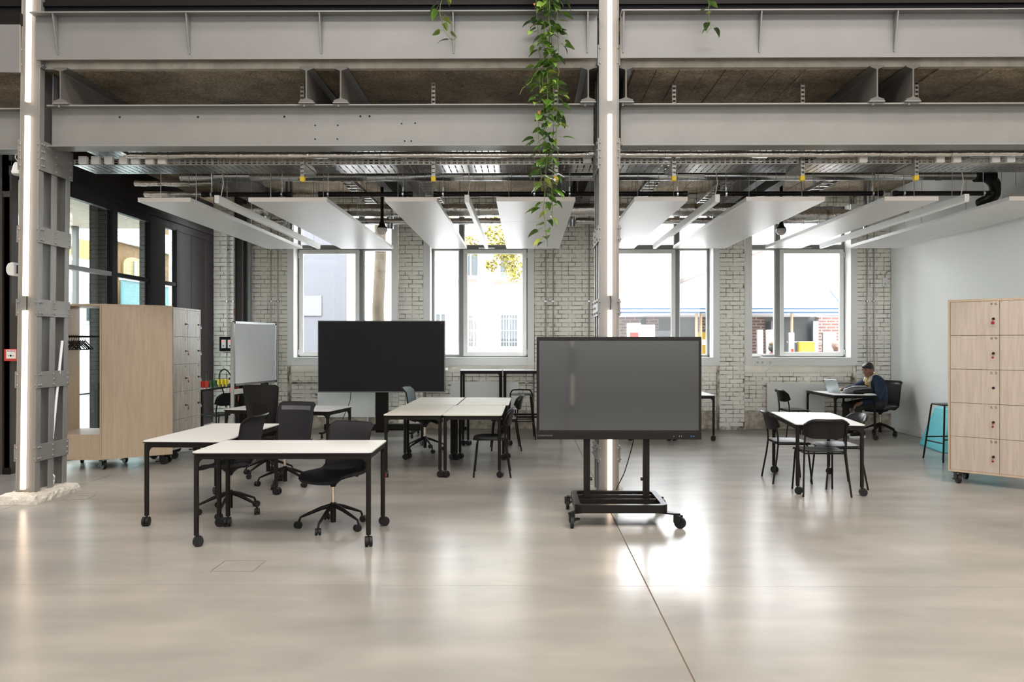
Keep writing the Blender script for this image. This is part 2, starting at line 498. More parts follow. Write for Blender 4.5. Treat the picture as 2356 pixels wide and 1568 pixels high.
# ================================================================ BACK WALL
brick_meshes = {'s': [], 'h': []}
for kind, L in (('s', 0.239), ('h', 0.109)):
    for k in range(5):
        m = MB(); j = lambda a: random.uniform(-a, a)
        w, h = L/2, 0.0335
        fr = [(-w+0.004+j(.002), 0, -h+0.004+j(.002)), (w-0.004+j(.002), 0, -h+0.004+j(.002)), (w-0.004+j(.002), 0, h-0.004+j(.002)), (-w+0.004+j(.002), 0, h-0.004+j(.002))]
        md = [(-w+j(.002), 0.006, -h+j(.002)), (w+j(.002), 0.006, -h+j(.002)), (w+j(.002), 0.006, h+j(.002)), (-w+j(.002), 0.006, h+j(.002))]
        bk = [(p[0], 0.03, p[2]) for p in md]
        fs = [(0,1,2,3)] + [(i, i+4, (i+1) % 4+4, (i+1) % 4) for i in range(4)] + [(i+4, i+8, (i+1) % 4+8, (i+1) % 4+4) for i in range(4)]
        m.add(fr+md+bk, fs)
        brick_meshes[kind].append(m.mesh('brick', brick_m))

def brick_panel(parent, x0, x1, y, z0, z1, keep, limit=300, seed=1):
    """courses of stretchers and headers on the plane y; 'limit' of them as parts, the rest joined"""
    random.seed(seed)
    pitch = 0.0792; lst = []
    rows = int((z1-z0)/pitch)
    for r in range(rows):
        z = z0 + pitch*(r+0.5)
        kind = 'h' if r % 2 else 's'
        step = 0.125 if kind == 'h' else 0.25
        x = x0 - (random.choice((0.0, 0.0625)) if kind == 's' else 0)
        while x < x1 - 0.02:
            kk, st = kind, step
            if random.random() < 0.12: kk, st = ('h', 0.125) if kind == 's' else ('s', 0.25)
            a, b = max(x, x0), min(x+st, x1)
            if b-a > 0.03:
                nom = 0.239 if kk == 's' else 0.109
                lst.append(((a+b)/2, z, (b-a-0.011)/nom, kk))
            x += st
    lst.sort(key=lambda t: abs(t[1]-keep))
    rest = MB()
    for i, (x, z, sc, kk) in enumerate(lst):
        yo = random.uniform(-0.0025, 0.0025); dz = random.uniform(-0.0015, 0.0015)
        me = random.choice(brick_meshes[kk])
        if i < limit:
            o = obj('brick', me, parent, (x, y+yo, z+dz)); o.scale = (sc, 1, 1)
        else:
            rest.add([(v.co.x*sc+x, v.co.y+y+yo, v.co.z+z+dz) for v in me.vertices], [tuple(p.vertices) for p in me.polygons])
    if rest.v: rest.build('brick_course', brick_m, parent, kind='stuff')

YP, YR = 13.55, 13.72            # pier plane, recess plane under the windows
WX = [(-4.39, -2.36), (-1.89, 0.135), (1.505, 3.52), (3.99, 6.02)]
piers = [(-5.77, WX[0][0]), (WX[0][1], WX[1][0]), (WX[1][1], WX[2][0]), (WX[2][1], WX[3][0]), (WX[3][1], 6.65)]
pl = ['white painted brick pier left of the first window behind the whiteboard', 'narrow white brick pier between the two left windows',
      'wide white brick pier behind the middle steel column', 'narrow white brick pier between the two right windows', 'white brick pier in the right corner behind the seated man']
for k, (a, b) in enumerate(piers):
    w = MB().box(a, YP+0.009, 0, b, 14.1, 4.4).build('wall_back', mortar)
    struct(w, pl[k])
    brick_panel(w, a+0.004, b-0.004, YP, 0.30 if k in (0, 4) else 0.06, 4.34, 1.9, 300, 10+k)
    if k in (0, 4): MB().box(a, YP-0.002, 0, b, YP+0.03, 0.30).build('plaster_base', base_plaster, w)
rl = ['brick wall under the first window from the left, behind the radiator', 'brick wall under the second window behind the high tables',
      'brick wall under the third window behind the presentation screen', 'brick wall under the fourth window behind the seated man']
for k, (a, b) in enumerate(WX):
    w = MB().box(a, YR+0.009, 0, b, 14.1, 1.20).build('wall_back', mortar)
    struct(w, rl[k])
    brick_panel(w, a+0.006, b-0.006, YR, 0.33, 1.06, 0.8, 300, 30+k)
    MB().box(a, YR-0.004, 0, b, YR+0.03, 0.33).build('plaster_base', base_plaster, w)
    MB().box(a, YR-0.01, 1.04, b, YR+0.03, 1.19).build('lintel_band', plaster, w)
# brickwork above the windows
w = MB().box(WX[0][0], YP+0.2, 4.12, WX[3][1], 14.1, 4.4).build('wall_back', mortar)
struct(w, 'strip of white brickwork above the windows under the ceiling')
brick_panel(w, -4.38, 6.0, YP+0.19, 4.12, 4.38, 4.2, 150, 50)

# ================================================================ WINDOWS
def window(k, a, b, wide_left, label):
    root = thing('window_%d' % (k+1), label, None, ((a+b)/2, 13.5, 0)); root['kind'] = 'structure'
    hw = (b-a)/2; t = 0.12; zb, zt = 1.18, 4.12; zi = 1.325
    # flat white surround with deep reveals
    m = MB()
    m.box(-hw, 0, zb, -hw+t, 0.06, zt); m.box(hw-t, 0, zb, hw, 0.06, zt); m.box(-hw+t, 0, zb, hw-t, 0.06, zi)
    m.build('surround', white_trim, root, bevel=0.004)
    m = MB()
    m.box(-hw+t-0.02, 0.06, zi-0.02, -hw+t, 0.42, zt); m.box(hw-t, 0.06, zi-0.02, hw-t+0.02, 0.42, zt)
    m.build('reveal', white_trim, root)
    MB().box(-hw+t, -0.012, zi-0.022, hw-t, 0.30, zi).build('sill', white_trim, root, bevel=0.003)
    x0, x1 = -hw+t, hw-t; yf = 0.28; zr = 3.33
    split = x0 + (0.655 if wide_left else 0.30)*(x1-x0)
    split = x0 + 0.66*(x1-x0) if wide_left else x0 + 0.31*(x1-x0)
    m = MB()                        # outer frame, mullion and dark transom rail
    m.box(x0, yf, zi, x0+0.03, yf+0.09, zt); m.box(x1-0.03, yf, zi, x1, yf+0.09, zt)
    m.box(x0, yf, zi, x1, yf+0.09, zi+0.035); m.box(split-0.04, yf-0.01, zi, split+0.04, yf+0.09, zt)
    m.box(x0, yf-0.005, zr, x1, yf+0.09, zr+0.075); m.box(x0, yf, zt-0.08, x1, yf+0.09, zt)
    m.build('window_frame', frame_dk, root, bevel=0.003)
    def sash(xa, xb, za, zc, w, name, y):
        f = MB()
        f.box(xa, y, za, xa+w, y+0.05, zc); f.box(xb-w, y, za, xb, y+0.05, zc)
        f.box(xa+w, y, za, xb-w, y+0.05, za+w); f.box(xa+w, y, zc-w, xb-w, y+0.05, zc)
        s = f.build(name, frame_in, root, bevel=0.004)
        MB().box(xa+w-0.005, y+0.022, za+w-0.005, xb-w+0.005, y+0.030, zc-w+0.005).build('pane', glass, s)
        return s
    if wide_left:
        s = sash(x0+0.02, split-0.035, zi+0.02, zr-0.005, 0.075, 'opening_sash', yf-0.025)
        sash(split+0.04, x1-0.03, zi+0.035, zr, 0.022, 'fixed_light', yf+0.02); hx = x0+0.012
    else:
        s = sash(split+0.035, x1-0.02, zi+0.02, zr-0.005, 0.075, 'opening_sash', yf-0.025)
        sash(x0+0.03, split-0.04, zi+0.035, zr, 0.022, 'fixed_light', yf+0.02); hx = x1-0.012
    MB().cyl((hx, yf-0.03, zi+0.05), (hx, yf-0.03, zi+0.14), 0.012, n=8).cyl((hx, yf-0.03, zr-0.16), (hx, yf-0.03, zr-0.06), 0.012, n=8).build('hinge', alu, s)
    MB().box(hx-0.2 if wide_left else hx-0.9, yf-0.02, zr+0.015, hx+0.25 if wide_left else hx-0.6, yf-0.005, zr+0.035).build('transom_latch', alu, root)
    for xa, xb in ((x0+0.03, split-0.04), (split+0.04, x1-0.03)):
        sash(xa, xb, zr+0.075, zt-0.08, 0.018, 'transom_light', yf+0.02)
    return root
wl = ['first window from the left with a pale wall and tree trunk outside', 'second window from the left with yellow leaves outside',
      'third window, partly behind the middle steel column, market stalls outside', 'fourth window beside the white side wall, street market outside']
for k, (a, b) in enumerate(WX): window(k, a, b, k in (0, 2), wl[k])

# ================================================================ SIDE WALLS
w = MB().box(6.65, 7.55, 0, 6.85, 14.1, 4.4).build('wall_right', white_wall); struct(w, 'plain white side wall at the right of the room')
b_ = MB().box(6.632, 7.56, 0, 6.65, 13.55, 0.075).build('baseboard_right', white_trim, bevel=0.003); struct(b_, 'white baseboard along the right side wall')

lw = thing('wall_left', 'black steel framed glazed partition on the left behind the lockers', None, (-6.3, 0, 0)); lw['kind'] = 'structure'
ys = [8.9, 11.12, 11.26, 12.24, 12.75, 13.26, 13.77, 14.95]
m = MB().box(-0.06, 8.9, 3.597, 0.03, 14.95, 4.4); m.box(-0.06, 8.9, 3.73, 0.06, 14.95, 3.80); m.build('head_beam', black_w, lw, bevel=0.004)
for a, b in ((8.9, 9.0), (11.12, 11.26), (12.24, 12.75), (13.17, 13.27)):
    MB().box(-0.06, a, 0, 0.04, b, 3.62).build('post', black_w, lw, bevel=0.004)
MB().box(-0.06, 9.0, 0, 0.02, 13.2, 0.09).build('bottom_rail', black_w, lw)
for a, b, mt in ((9.0, 11.12, steel_l), (11.26, 12.24, black_w), (12.75, 13.17, black_w)):
    MB().box(-0.05, a, 2.60, 0.03, b, 2.665).build('transom', mt, lw, bevel=0.004)
    MB().box(-0.015, a, 0.09, -0.005, b, 2.60).build('pane', glass_d, lw)
    MB().box(-0.015, a, 2.665, -0.005, b, 3.60).build('pane', glass_d, lw)
for a, b in ((13.27, 13.78), (13.785, 14.4), (14.405, 14.95)):
    MB().box(-0.05, a, 0, 0.02, b, 3.6).build('black_panel', black_w, lw, bevel=0.006)
w = MB().box(-6.4, 14.95, 0, -5.6, 15.1, 4.4).build('wall_back', black_w); struct(w, 'black end wall in the niche left of the brick pier')

ew = thing('wall_left', 'dark brown partition with a door left of the riveted column', None, (-6.3, 8.9, 0)); ew['kind'] = 'structure'
dark_wall = M('dark_umber_wall', (0.045, 0.036, 0.032), 0.55)
MB().box(-4.7, 0, 0, 0.06, 0.12, 4.4).build('wall_panel', dark_wall, ew)
MB().box(-0.55, -0.03, 3.35, 0.06, 0, 3.42).build('door_head', dark_wall, ew)
MB().box(-0.14, -0.035, 0, -0.03, 0, 3.4).build('door_jamb', dark_wall, ew)
MB().box(-1.2, -0.02, 0.02, -0.14, 0, 3.35).build('door_leaf', M('near_black_door', (0.012, 0.011, 0.011), 0.4), ew)
MB().box(-0.6, -0.03, 0.0, 0.06, -0.02, 0.08).build('kick_plate', black_w, ew)

# ================================================================ HALL BEHIND THE CAMERA
hw = M('hall_plaster', (0.66, 0.63, 0.59), 0.8)
o = MB().box(-11.2, -9.2, 0, -11, 9.0, 9.8).build('wall_hall_left', hw); struct(o, 'hall side wall far to the left of the camera')
o = MB().box(13, -9.2, 0, 13.2, 14.1, 9.8).build('wall_hall_right', hw); struct(o, 'hall side wall far to the right of the camera')
o = MB().box(-11.2, -9.2, 0, 13.2, -9, 9.8).build('wall_hall_rear', hw); struct(o, 'hall rear wall behind the camera')
o = MB().box(-11.2, -9.2, 9.6, 13.2, 8.2, 9.8).build('ceiling_hall', hw); struct(o, 'hall roof above the rooflights')
o = MB().box(-11.2, 8.0, 4.9, 13.2, 8.2, 9.8).build('wall_gallery', hw); struct(o, 'gallery wall above the steel beams')
o = MB().box(6.85, 7.55, 0, 13.2, 7.7, 4.9).build('wall_hall_front', hw); struct(o, 'hall wall to the right of the white side wall')

# ================================================================ CEILING SLAB
cs = MB().box(-6.6, 7.5, 4.372, 6.9, 14.9, 4.9).build('ceiling', soffit); struct(cs, 'rough brown concrete ceiling soffit above the steel joists')
MB().box(-6.6, 7.46, 4.362, 6.9, 7.52, 4.46).build('slab_edge', conc_edge, cs)
# board marks left by the shuttering, with slight steps
random.seed(3)
x = 1.1
while x < 6.5:
    wd = random.uniform(0.2, 0.3)
    if not any(abs(x+wd/2-c) < 0.28 for c in (3.507, 3.866)):
        MB().box(x, 7.52, 4.355+random.uniform(0, .008), x+wd-0.008, 13.5, 4.374).build('shutter_board_mark', soffit, cs)
    x += wd
g = MB().box(-11, 7.46, 4.86, 13, 7.9, 5.6).build('gallery_fascia', M('black_fascia', (0.010, 0.010, 0.013), 0.6, spec=0.1)); struct(g, 'black gallery edge above the upper beam'); g.name = 'trim_1'
MB().box(-11, 7.43, 4.99, 13, 7.46, 5.03).build('fascia_rail', black_w, g)

# ================================================================ STEEL BEAMS
def ibeam_x(name, label, x0, x1, yf, yb, z0, z1, holes=()):
    t = thing(name, label, 'steel beam', ((x0+x1)/2, (yf+yb)/2, z0))
    L = (x1-x0)/2; h = z1-z0; d = (yb-yf)/2
    MB().box(-L, -d, h-0.016, L, d, h).build('top_flange', steel_p, t, bevel=0.003)
    MB().box(-L, -d, 0, L, d, 0.016).build('bottom_flange', steel_p, t, bevel=0.003)
    MB().box(-L, -0.006, 0.016, L, 0.006, h-0.016).build('web', steel_p, t)
    f = MB()
    f.prism([(-0.006-0.02, 0.016), (-0.006, 0.016), (-0.006, 0.036)], -L, L, Matrix(((0,0,1,0),(1,0,0,0),(0,1,0,0),(0,0,0,1))))
    f.prism([(-0.006-0.02, h-0.016), (-0.006, h-0.016), (-0.006, h-0.036)], -L, L, Matrix(((0,0,1,0),(1,0,0,0),(0,1,0,0),(0,0,0,1))))
    f.build('fillet', steel_p, t)
    if holes:
        hm = MB()
        for hx, hz in holes: hm.cyl((hx-(x0+x1)/2, -0.0075, hz-z0), (hx-(x0+x1)/2, -0.004, hz-z0), 0.0115 if hz > 3.85 else 0.009, n=10)
        hm.build('bolt_hole', M('hole_black', (0.01, 0.009, 0.008), 0.9), t, kind='stuff')
    return t
HL = [(-4.174,3.901),(-3.369,3.90),(-2.481,3.902),(-2.165,3.812),(-1.933,3.812),(-1.702,3.904),(-1.608,3.904),(-1.279,3.828),(-1.141,3.832),(-2.165,3.672),(-1.938,3.672),(-1.248,3.65),(-1.181,3.65)]
ibeam_x('steel_beam', 'long grey lower beam with bolt holes between the two riveted columns', -4.87, 0.68, 7.45, 7.65, 3.575, 4.0, HL)
ibeam_x('steel_beam', 'grey lower beam running right from the middle riveted column', 0.96, 7.6, 7.45, 7.65, 3.575, 4.0)
ibeam_x('steel_beam', 'short end of the lower beam left of the left riveted column', -11, -5.12, 7.45, 7.65, 3.545, 3.97)
def girder(label, x0, x1, stiff, z0=4.416, z1=4.856):
    t = thing('plate_girder', label, 'steel beam', ((x0+x1)/2, 7.35, z0))
    L = (x1-x0)/2; h = z1-z0; xc = (x0+x1)/2
    MB().box(-L, -0.003, 0, L, 0.02, h).build('web', steel_l, t)
    MB().box(-L, -0.10, h-0.015, L, 0.06, h).build('top_flange', steel_l, t, bevel=0.002)
    MB().box(-L, -0.006, h-0.03, L, 0.0, h-0.015).build('weld_seam', steel_l, t)
    for sx in stiff:
        m = MB(); x = sx-xc; th = 0.006
        m.add([(x-th,-0.095,h-0.016),(x-th,0,h-0.016),(x-th,0,0.05),(x-th,-0.012,0.05),(x+th,-0.095,h-0.016),(x+th,0,h-0.016),(x+th,0,0.05),(x+th,-0.012,0.05)],
              [(0,1,2,3),(7,6,5,4),(0,3,7,4),(3,2,6,7),(0,4,5,1)])
        m.build('stiffener', steel_l, t)
    return t
girder('upper plate girder with triangular stiffeners above the left bay', -4.91, 0.70, (-4.683, -3.362, -2.044, -0.726, 0.601))
girder('upper plate girder above the right bay, right of the middle column', 0.93, 7.6, (0.955, 2.304, 3.635, 4.96))
t = thing('fascia_plate', 'plain pale fascia plate at the top left beyond the left riveted column', 'fascia', (-7.98, 7.36, 4.298))
MB().box(-2.9, 0, 0, 2.9, 0.02, 0.478).build('plate', steel_l, t, bevel=0.002)
MB().box(-2.9, 0.004, 0.478, 2.9, 0.10, 0.60).build('dark_edge', black_w, t)

jo = [(-4.709, 'steel joist end beside the left riveted column'), (-2.22, 'left joist of the pair above the left bay'), (-1.874, 'right joist of the pair above the left bay'),
      (0.617, 'steel joist just left of the middle column'), (0.996, 'steel joist just right of the middle column'), (3.507, 'left joist of the pair above the right bay'), (3.866, 'right joist of the pair above the right bay')]
prof = lambda w, t, h: [(-w,0),(w,0),(w,t),(0.012,t+0.02),(0.007,t+0.035),(0.007,h-t-0.035),(0.012,h-t-0.02),(w,h-t),(w,h),(-w,h),(-w,h-t),(-0.012,h-t-0.02),(-0.007,h-t-0.035),(-0.007,t+0.035),(-0.012,t+0.02),(-w,t)]
XZ = Matrix(((1,0,0,0),(0,0,1,0),(0,1,0,0),(0,0,0,1)))
for x, lb in jo:
    t = thing('ceiling_joist', lb, 'steel beam', (x, 7.42, 4.012))
    MB().prism(prof(0.07, 0.016, 0.352), 0.0, 6.1, XZ).build('joist', steel_j, t)
    MB().box(-0.08, 0.0, -0.012, 0.08, 0.2, 0.0).build('bearing_plate', steel_p, t, bevel=0.002)
    MB().cyl((-0.03, 0.03, -0.04), (-0.03, 0.03, -0.012), 0.012, n=6).build('bolt', steel_p, t)

# ================================================================ RIVETED COLUMNS
def column(x, label, lean=0.0, plinth=True):
    t = thing('steel_column', label, 'column', (x, 7.4, 0)); t.rotation_euler = (0, lean, 0)
    H = 5.6; z0 = 0.05
    m = MB().box(-0.088, 0.008, z0, 0.088, 0.020, H); m.build('front_web', steel_p, t)
    for s in (-1, 1):
        MB().box(s*0.088 if s > 0 else -0.1, 0, z0, 0.1 if s > 0 else -0.088, 0.078, H).build('front_flange', steel_p, t, bevel=0.003)
        MB().box(s*0.088 if s > 0 else -0.1, 0.21, z0, 0.1 if s > 0 else -0.088, 0.295, H).build('middle_flange', steel_p, t, bevel=0.003)
        MB().box(s*0.088 if s > 0 else -0.1, 0.445, z0, 0.1 if s > 0 else -0.088, 0.516, H).build('rear_flange', steel_p, t, bevel=0.003)
    MB().box(-0.088, 0.496, z0, 0.088, 0.508, H).build('rear_web', steel_p, t)
    MB().box(-0.006, 0.02, z0, 0.006, 0.496, H).build('core_web', steel_p, t)
    for s in (-1, 1):
        for za, zb, y1, big in ((0.392,0.562,0.52,0),(1.132,1.298,0.52,0),(1.859,2.029,0.52,0),(2.599,2.765,0.52,0),(3.331,3.635,0.54,1),(4.358,4.567,0.14,2)):
            xa, xb = (0.1, 0.113) if s > 0 else (-0.113, -0.1)
            p = MB().box(xa, -0.008, za, xb, y1, zb).build('batten_plate', steel_p, t, bevel=0.002)
            r = MB(); ax = (s, 0, 0); xs = xb if s > 0 else xa
            zz = [za+0.03, zb-0.03] if big != 1 else [za+0.045+i*0.072 for i in range(4)]
            for z in zz:
                for yy in (0.022, 0.055): r.dome((xs, yy, z), 0.0135, ax)
                r.dome((s*0.094, -0.0, z), 0.0135, (0, -1, 0))
            if big != 2:
                z3 = [za+0.03, (za+zb)/2, zb-0.03] if not big else [za+0.03+i*0.08 for i in range(4)]
                for z in z3:
                    r.dome((xs, 0.255, z), 0.0135, ax); r.dome((xs, 0.49, z), 0.0135, ax)
                if big:
                    for yy in (0.33, 0.40): r.dome((xs, yy, zb-0.05), 0.0135, ax)
                    for yy in (0.30, 0.38): r.ring(rrect(-0.02+yy, za+0.09, 0.02+yy, za+0.13, 0.0199, 4), rrect(-0.012+yy, za+0.098, 0.012+yy, za+0.122, 0.0119, 4), xs-0.001*s, xs+0.006*s, Matrix(((0,0,1,0),(1,0,0,0),(0,1,0,0),(0,0,0,1))))
            r.build('rivets', steel_p, p, kind='stuff')
    return t
cl = column(-5.055, 'grey riveted steel column at the left on a concrete plinth', 0.0128)
random.seed(5)
m = MB(); n = 9
def rough_block(mb, x0, y0, x1, y1, h, ins):
    P = rrect(x0, y0, x1, y1, 0.02, 2); N = []
    for a, b in zip(P, P[1:]+P[:1]):
        d = math.hypot(b[0]-a[0], b[1]-a[1]); k = max(1, int(d/0.05))
        for i in range(k): N.append((a[0]+(b[0]-a[0])*i/k, a[1]+(b[1]-a[1])*i/k))
    cx, cy = (x0+x1)/2, (y0+y1)/2; lv = []
    for f, z in ((1.0, 0.0), (0.99, h*0.5), (0.95, h*0.85), (1-ins, h)):
        lv.append([(cx+(p[0]-cx)*f+random.uniform(-.008,.008), cy+(p[1]-cy)*f+random.uniform(-.008,.008), z+(random.uniform(-.008,.008) if z else 0)) for p in N])
    q = len(N); vs = [p for l in lv for p in l]+[(cx, cy, h)]; fs = []
    for i in range(3):
        for j in range(q): fs.append((i*q+j, i*q+(j+1) % q, (i+1)*q+(j+1) % q, (i+1)*q+j))
    for j in range(q): fs.append((3*q+j, 3*q+(j+1) % q, 4*q))
    mb.add(vs, fs)
rough_block(m, -0.17, -0.19, 0.23, 0.56, 0.085, 0.14)
m.build('plinth', plinth_m, cl)
cm = column(0.822, 'grey riveted steel column in the middle behind the presentation screen')
m = MB(); rough_block(m, -0.2, -0.12, 0.2, 0.6, 0.055, 0.14); m.build('plinth', plinth_m, cm)
def led(x, y, z0, z1, label, lean=0.0, cord=True):
    t = thing('light_strip', label, 'strip light', (x, y, z0), 0, 'vertical light strips on the columns'); t.rotation_euler = (0, lean, 0)
    h = z1-z0
    MB().box(-0.021, -0.032, 0, 0.021, 0.0, h).build('diffuser', led_m, t, bevel=0.004)
    MB().box(-0.022, 0.0, 0.0, 0.022, 0.008, h).build('housing', alu, t)
    if cord: MB().tube([(0.005, 0, 0), (0.012, -0.01, -0.05), (0.006, 0, -0.14)], 0.004, 6).build('cord', black_m, t)
    return t
for xx, lean, nm in ((-5.068, 0.0128, 'left'), (0.83, 0.0, 'middle')):
    lx = lambda z: xx + lean*z
    led(lx(0.115), 7.405, 0.115, 1.915, 'lowest vertical light strip on the %s riveted column' % nm, lean, False)
    led(lx(2.06), 7.405, 2.06, 3.87, 'tall vertical light strip halfway up the %s riveted column' % nm, lean)
    led(lx(4.01), 7.405, 4.01, 5.6, 'topmost vertical light strip on the %s riveted column, beside the upper girder' % nm, lean, False)

# a sister column across the hall, seen only as a reflection in the screen
ch = column(1.08, 'grey riveted steel column across the hall behind the camera'); ch.location = (1.08, -4.0, 0); ch.rotation_euler = (0, 0, PI)
for za, zb_, lb in ((0.12, 0.85, 'low light strip on the column across the hall'), (1.5, 3.4, 'high light strip on the column across the hall')):
    q = led(1.08, -4.005, za, zb_, lb, 0, False); q.rotation_euler = (0, 0, PI)

# ================================================================ HANGING PANELS AND LAMPS
G = 'white acoustic panels hung from the ceiling'
def panel(x0, x1, label, y0=8.5, y1=12.75, z=3.215):
    t = thing('acoustic_panel', label, 'ceiling panel', ((x0+x1)/2, y0, z), 0, G)
    w = (x1-x0)/2; L = y1-y0
    nb = 3
    for i in range(nb):
        a = L*i/nb; b = L*(i+1)/nb - (0.0025 if i < nb-1 else 0)
        MB().box(-w, a, 0, w, b, 0.048).build('panel_board', panel_m, t, bevel=0.002)
    m = MB(); m.box(-w-0.001, -0.004, 0.0, w+0.001, 0, 0.049); m.build('edge_band', panel_e, t)
    m = MB()
    for sx in (-w*0.7, w*0.7):
        for yy in (0.35, L*0.5, L-0.4):
            m.cyl((sx, yy, 0.048), (sx, yy, 4.372-z), 0.004, n=6)
            m.cyl((sx, yy, 0.048), (sx, yy, 0.075), 0.014, n=8)
    m.build('suspension_rods', galv_r, t, kind='stuff')
    return t
for a, b, lb in ((-4.491,-3.881,'leftmost narrow white ceiling panel beside the glazed partition'), (-3.21,-2.305,'wide white ceiling panel in front of the first window'),
                 (-1.635,-1.035,'narrow white ceiling panel over the pier between the two left windows'), (-0.35,0.555,'wide white ceiling panel behind the hanging plant'),
                 (1.235,1.848,'narrow white ceiling panel just right of the middle column'), (2.52,3.42,'wide white ceiling panel over the pier between the two right windows'),
                 (4.10,4.712,'narrow white ceiling panel in front of the fourth window'), (5.52,6.42,'rightmost wide white ceiling panel along the white side wall')):
    panel(a, b, lb)
lamp_u = M('lamp_diffuser_off', (0.82, 0.81, 0.80), 0.35)
for x, lb in ((-3.58,'left white linear lamp between the first two ceiling panels'), (-0.69,'white linear lamp to the left of the panel behind the plant'),
              (2.19,'white linear lamp just left of the widest right panel'), (5.04,'right white linear lamp beside the rightmost panel')):
    t = thing('linear_lamp', lb, 'lamp', (x, 8.5, 3.205), 0, 'white linear lamps between the ceiling panels')
    MB().box(-0.027, 0, 0.008, 0.027, 4.2, 0.088).build('housing', white_trim, t, bevel=0.002)
    MB().box(-0.024, 0.004, 0, 0.024, 4.196, 0.008).build('diffuser', lamp_u, t)
    m = MB()
    for yy in (0.3, 2.1, 3.9): m.cyl((0, yy, 0.088), (0, yy, 4.372-3.205), 0.003, n=6)
    m.build('suspension_wires', galv_r, t, kind='stuff')
    MB().tube([(0.0, 0.12, 0.085), (0.03, 0.12, 0.25), (-0.02, 0.13, 0.6), (0.01, 0.14, 1.16)], 0.005, 6).build('power_cord', M('beige_cord', (0.6,0.55,0.45), 0.5), t)

# ================================================================ CABLE TRAYS, PIPES, DUCTS
def cable_tray(label, x0, x1, y0, y1, z0, z1):
    t = thing('cable_tray', label, 'cable tray', ((x0+x1)/2, y0, z0))
    L = (x1-x0)/2; D = y1-y0; h = z1-z0
    side = MB()
    for yy in (0.0, D-0.002):
        side.box(-L, yy, 0, L, yy+0.002, h*0.16); side.box(-L, yy, h*0.84, L, yy+0.002, h); side.box(-L, yy, h*0.42, L, yy+0.002, h*0.58)
        x = -L; k = 0
        while x < L:
            side.box(x, yy, h*0.16, x+0.022, yy+0.002, h*0.42); side.box(x, yy, h*0.58, x+0.022, yy+0.002, h*0.84); x += 0.06
    side.build('slotted_side', galv_r, t, kind='stuff')
    fl = MB(); x = -L
    while x < L:
        fl.box(x, 0.002, 0, x+0.056, D-0.002, 0.002); x += 0.07
    for yy in (0.02, D/2, D-0.02): fl.box(-L, yy-0.016, 0.0005, L, yy+0.016, 0.0025)
    fl.build('slotted_floor', galv, t, kind='stuff')
    return t
cable_tray('long slotted cable tray under the lower steel beam', -4.9, 6.6, 7.95, 8.36, 3.507, 3.568)
cable_tray('upper slotted cable tray just below the lower steel beam', -4.9, 6.6, 8.1, 8.5, 3.715, 3.775)
for x, lb in ((-2.408,'first yellow tipped tray bracket from the left'), (-1.0,'yellow tipped tray bracket left of the hanging plant'), (0.316,'yellow tipped tray bracket behind the hanging plant'),
              (1.573,'yellow tipped tray bracket right of the middle column'), (2.942,'second yellow tipped tray bracket right of the middle column'), (4.151,'rightmost yellow tipped tray bracket')):
    t = thing('tray_bracket', lb, 'bracket', (x, 7.9, 3.32), 0, 'yellow tipped brackets carrying the cable tray')
    m = MB(); m.box(-0.02, 0, 0.05, -0.016, 0.035, 1.05); m.box(0.016, 0, 0.05, 0.02, 0.035, 1.05)
    z = 0.05
    while z < 1.05: m.box(-0.016, 0.0, z, 0.016, 0.003, z+0.022); z += 0.045
    m.build('upright_channel', galv_r, t)
    m = MB(); m.add([(-0.018,0.035,0.06),(0.018,0.035,0.06),(0.018,0.47,0.16),(-0.018,0.47,0.16),(-0.018,0.035,0.185),(0.018,0.035,0.185),(0.018,0.47,0.185),(-0.018,0.47,0.185)],
          [(0,3,2,1),(4,5,6,7),(0,1,5,4),(1,2,6,5),(2,3,7,6),(3,0,4,7)]); m.build('cantilever_arm', galv_r, t)
    MB().box(-0.025, -0.004, 0.0, 0.025, 0.045, 0.052).build('end_cap', yellow_m, t, bevel=0.006)
jbs = [-4.776, -4.639, -4.498, -4.338, -4.211, -4.056, -3.92, 0.648, 3.588, 4.407, 4.582, 4.994, 5.155]
nm = ['first', 'second', 'third', 'fourth', 'fifth', 'sixth', 'seventh']
for i, x in enumerate(jbs):
    lb = ('%s white junction box from the left column on the cable tray' % nm[i]) if i < 7 else \
         ('white junction box on the cable tray just left of the middle column' if i == 7 else '%s white junction box to the right of the middle column on the cable tray' % nm[i-8])
    t = thing('junction_box', lb, 'junction box', (x, 7.9, 3.512), 0, 'white junction boxes on the cable tray')
    MB().box(-0.044, 0, 0, 0.044, 0.046, 0.082).build('box_body', white_trim, t, bevel=0.004)
    MB().box(-0.038, -0.003, 0.006, 0.038, 0.0, 0.076).build('box_lid', white_trim, t, bevel=0.002)
t = thing('insulated_pipe', 'silver foil wrapped pipe running under the lower steel beam', 'pipe', (-4.2, 7.8, 3.575))
MB().tube([(-0.30, 0.55, 0.06), (-0.12, 0.1, 0.05), (-0.02, 0.0, 0.0), (0.3, 0, 0)] + [(0.3+0.35*i, 0, random.uniform(-.002,.002)) for i in range(1, 31)], 0.030, 12).build('pipe_wrap', foil, t)
m = MB()
for i in range(14): m.cyl((0.4+0.75*i, 0, 0), (0.412+0.75*i, 0, 0), 0.0315, n=12)
m.build('tape_bands', galv, t, kind='stuff')
tag(MB().cyl((-4.9, 7.86, 3.652), (6.62, 7.86, 3.652), 0.014, n=10).build('brown_pipe', brown_p), 'thin brown pipe above the silver foil wrapped pipe', 'pipe')
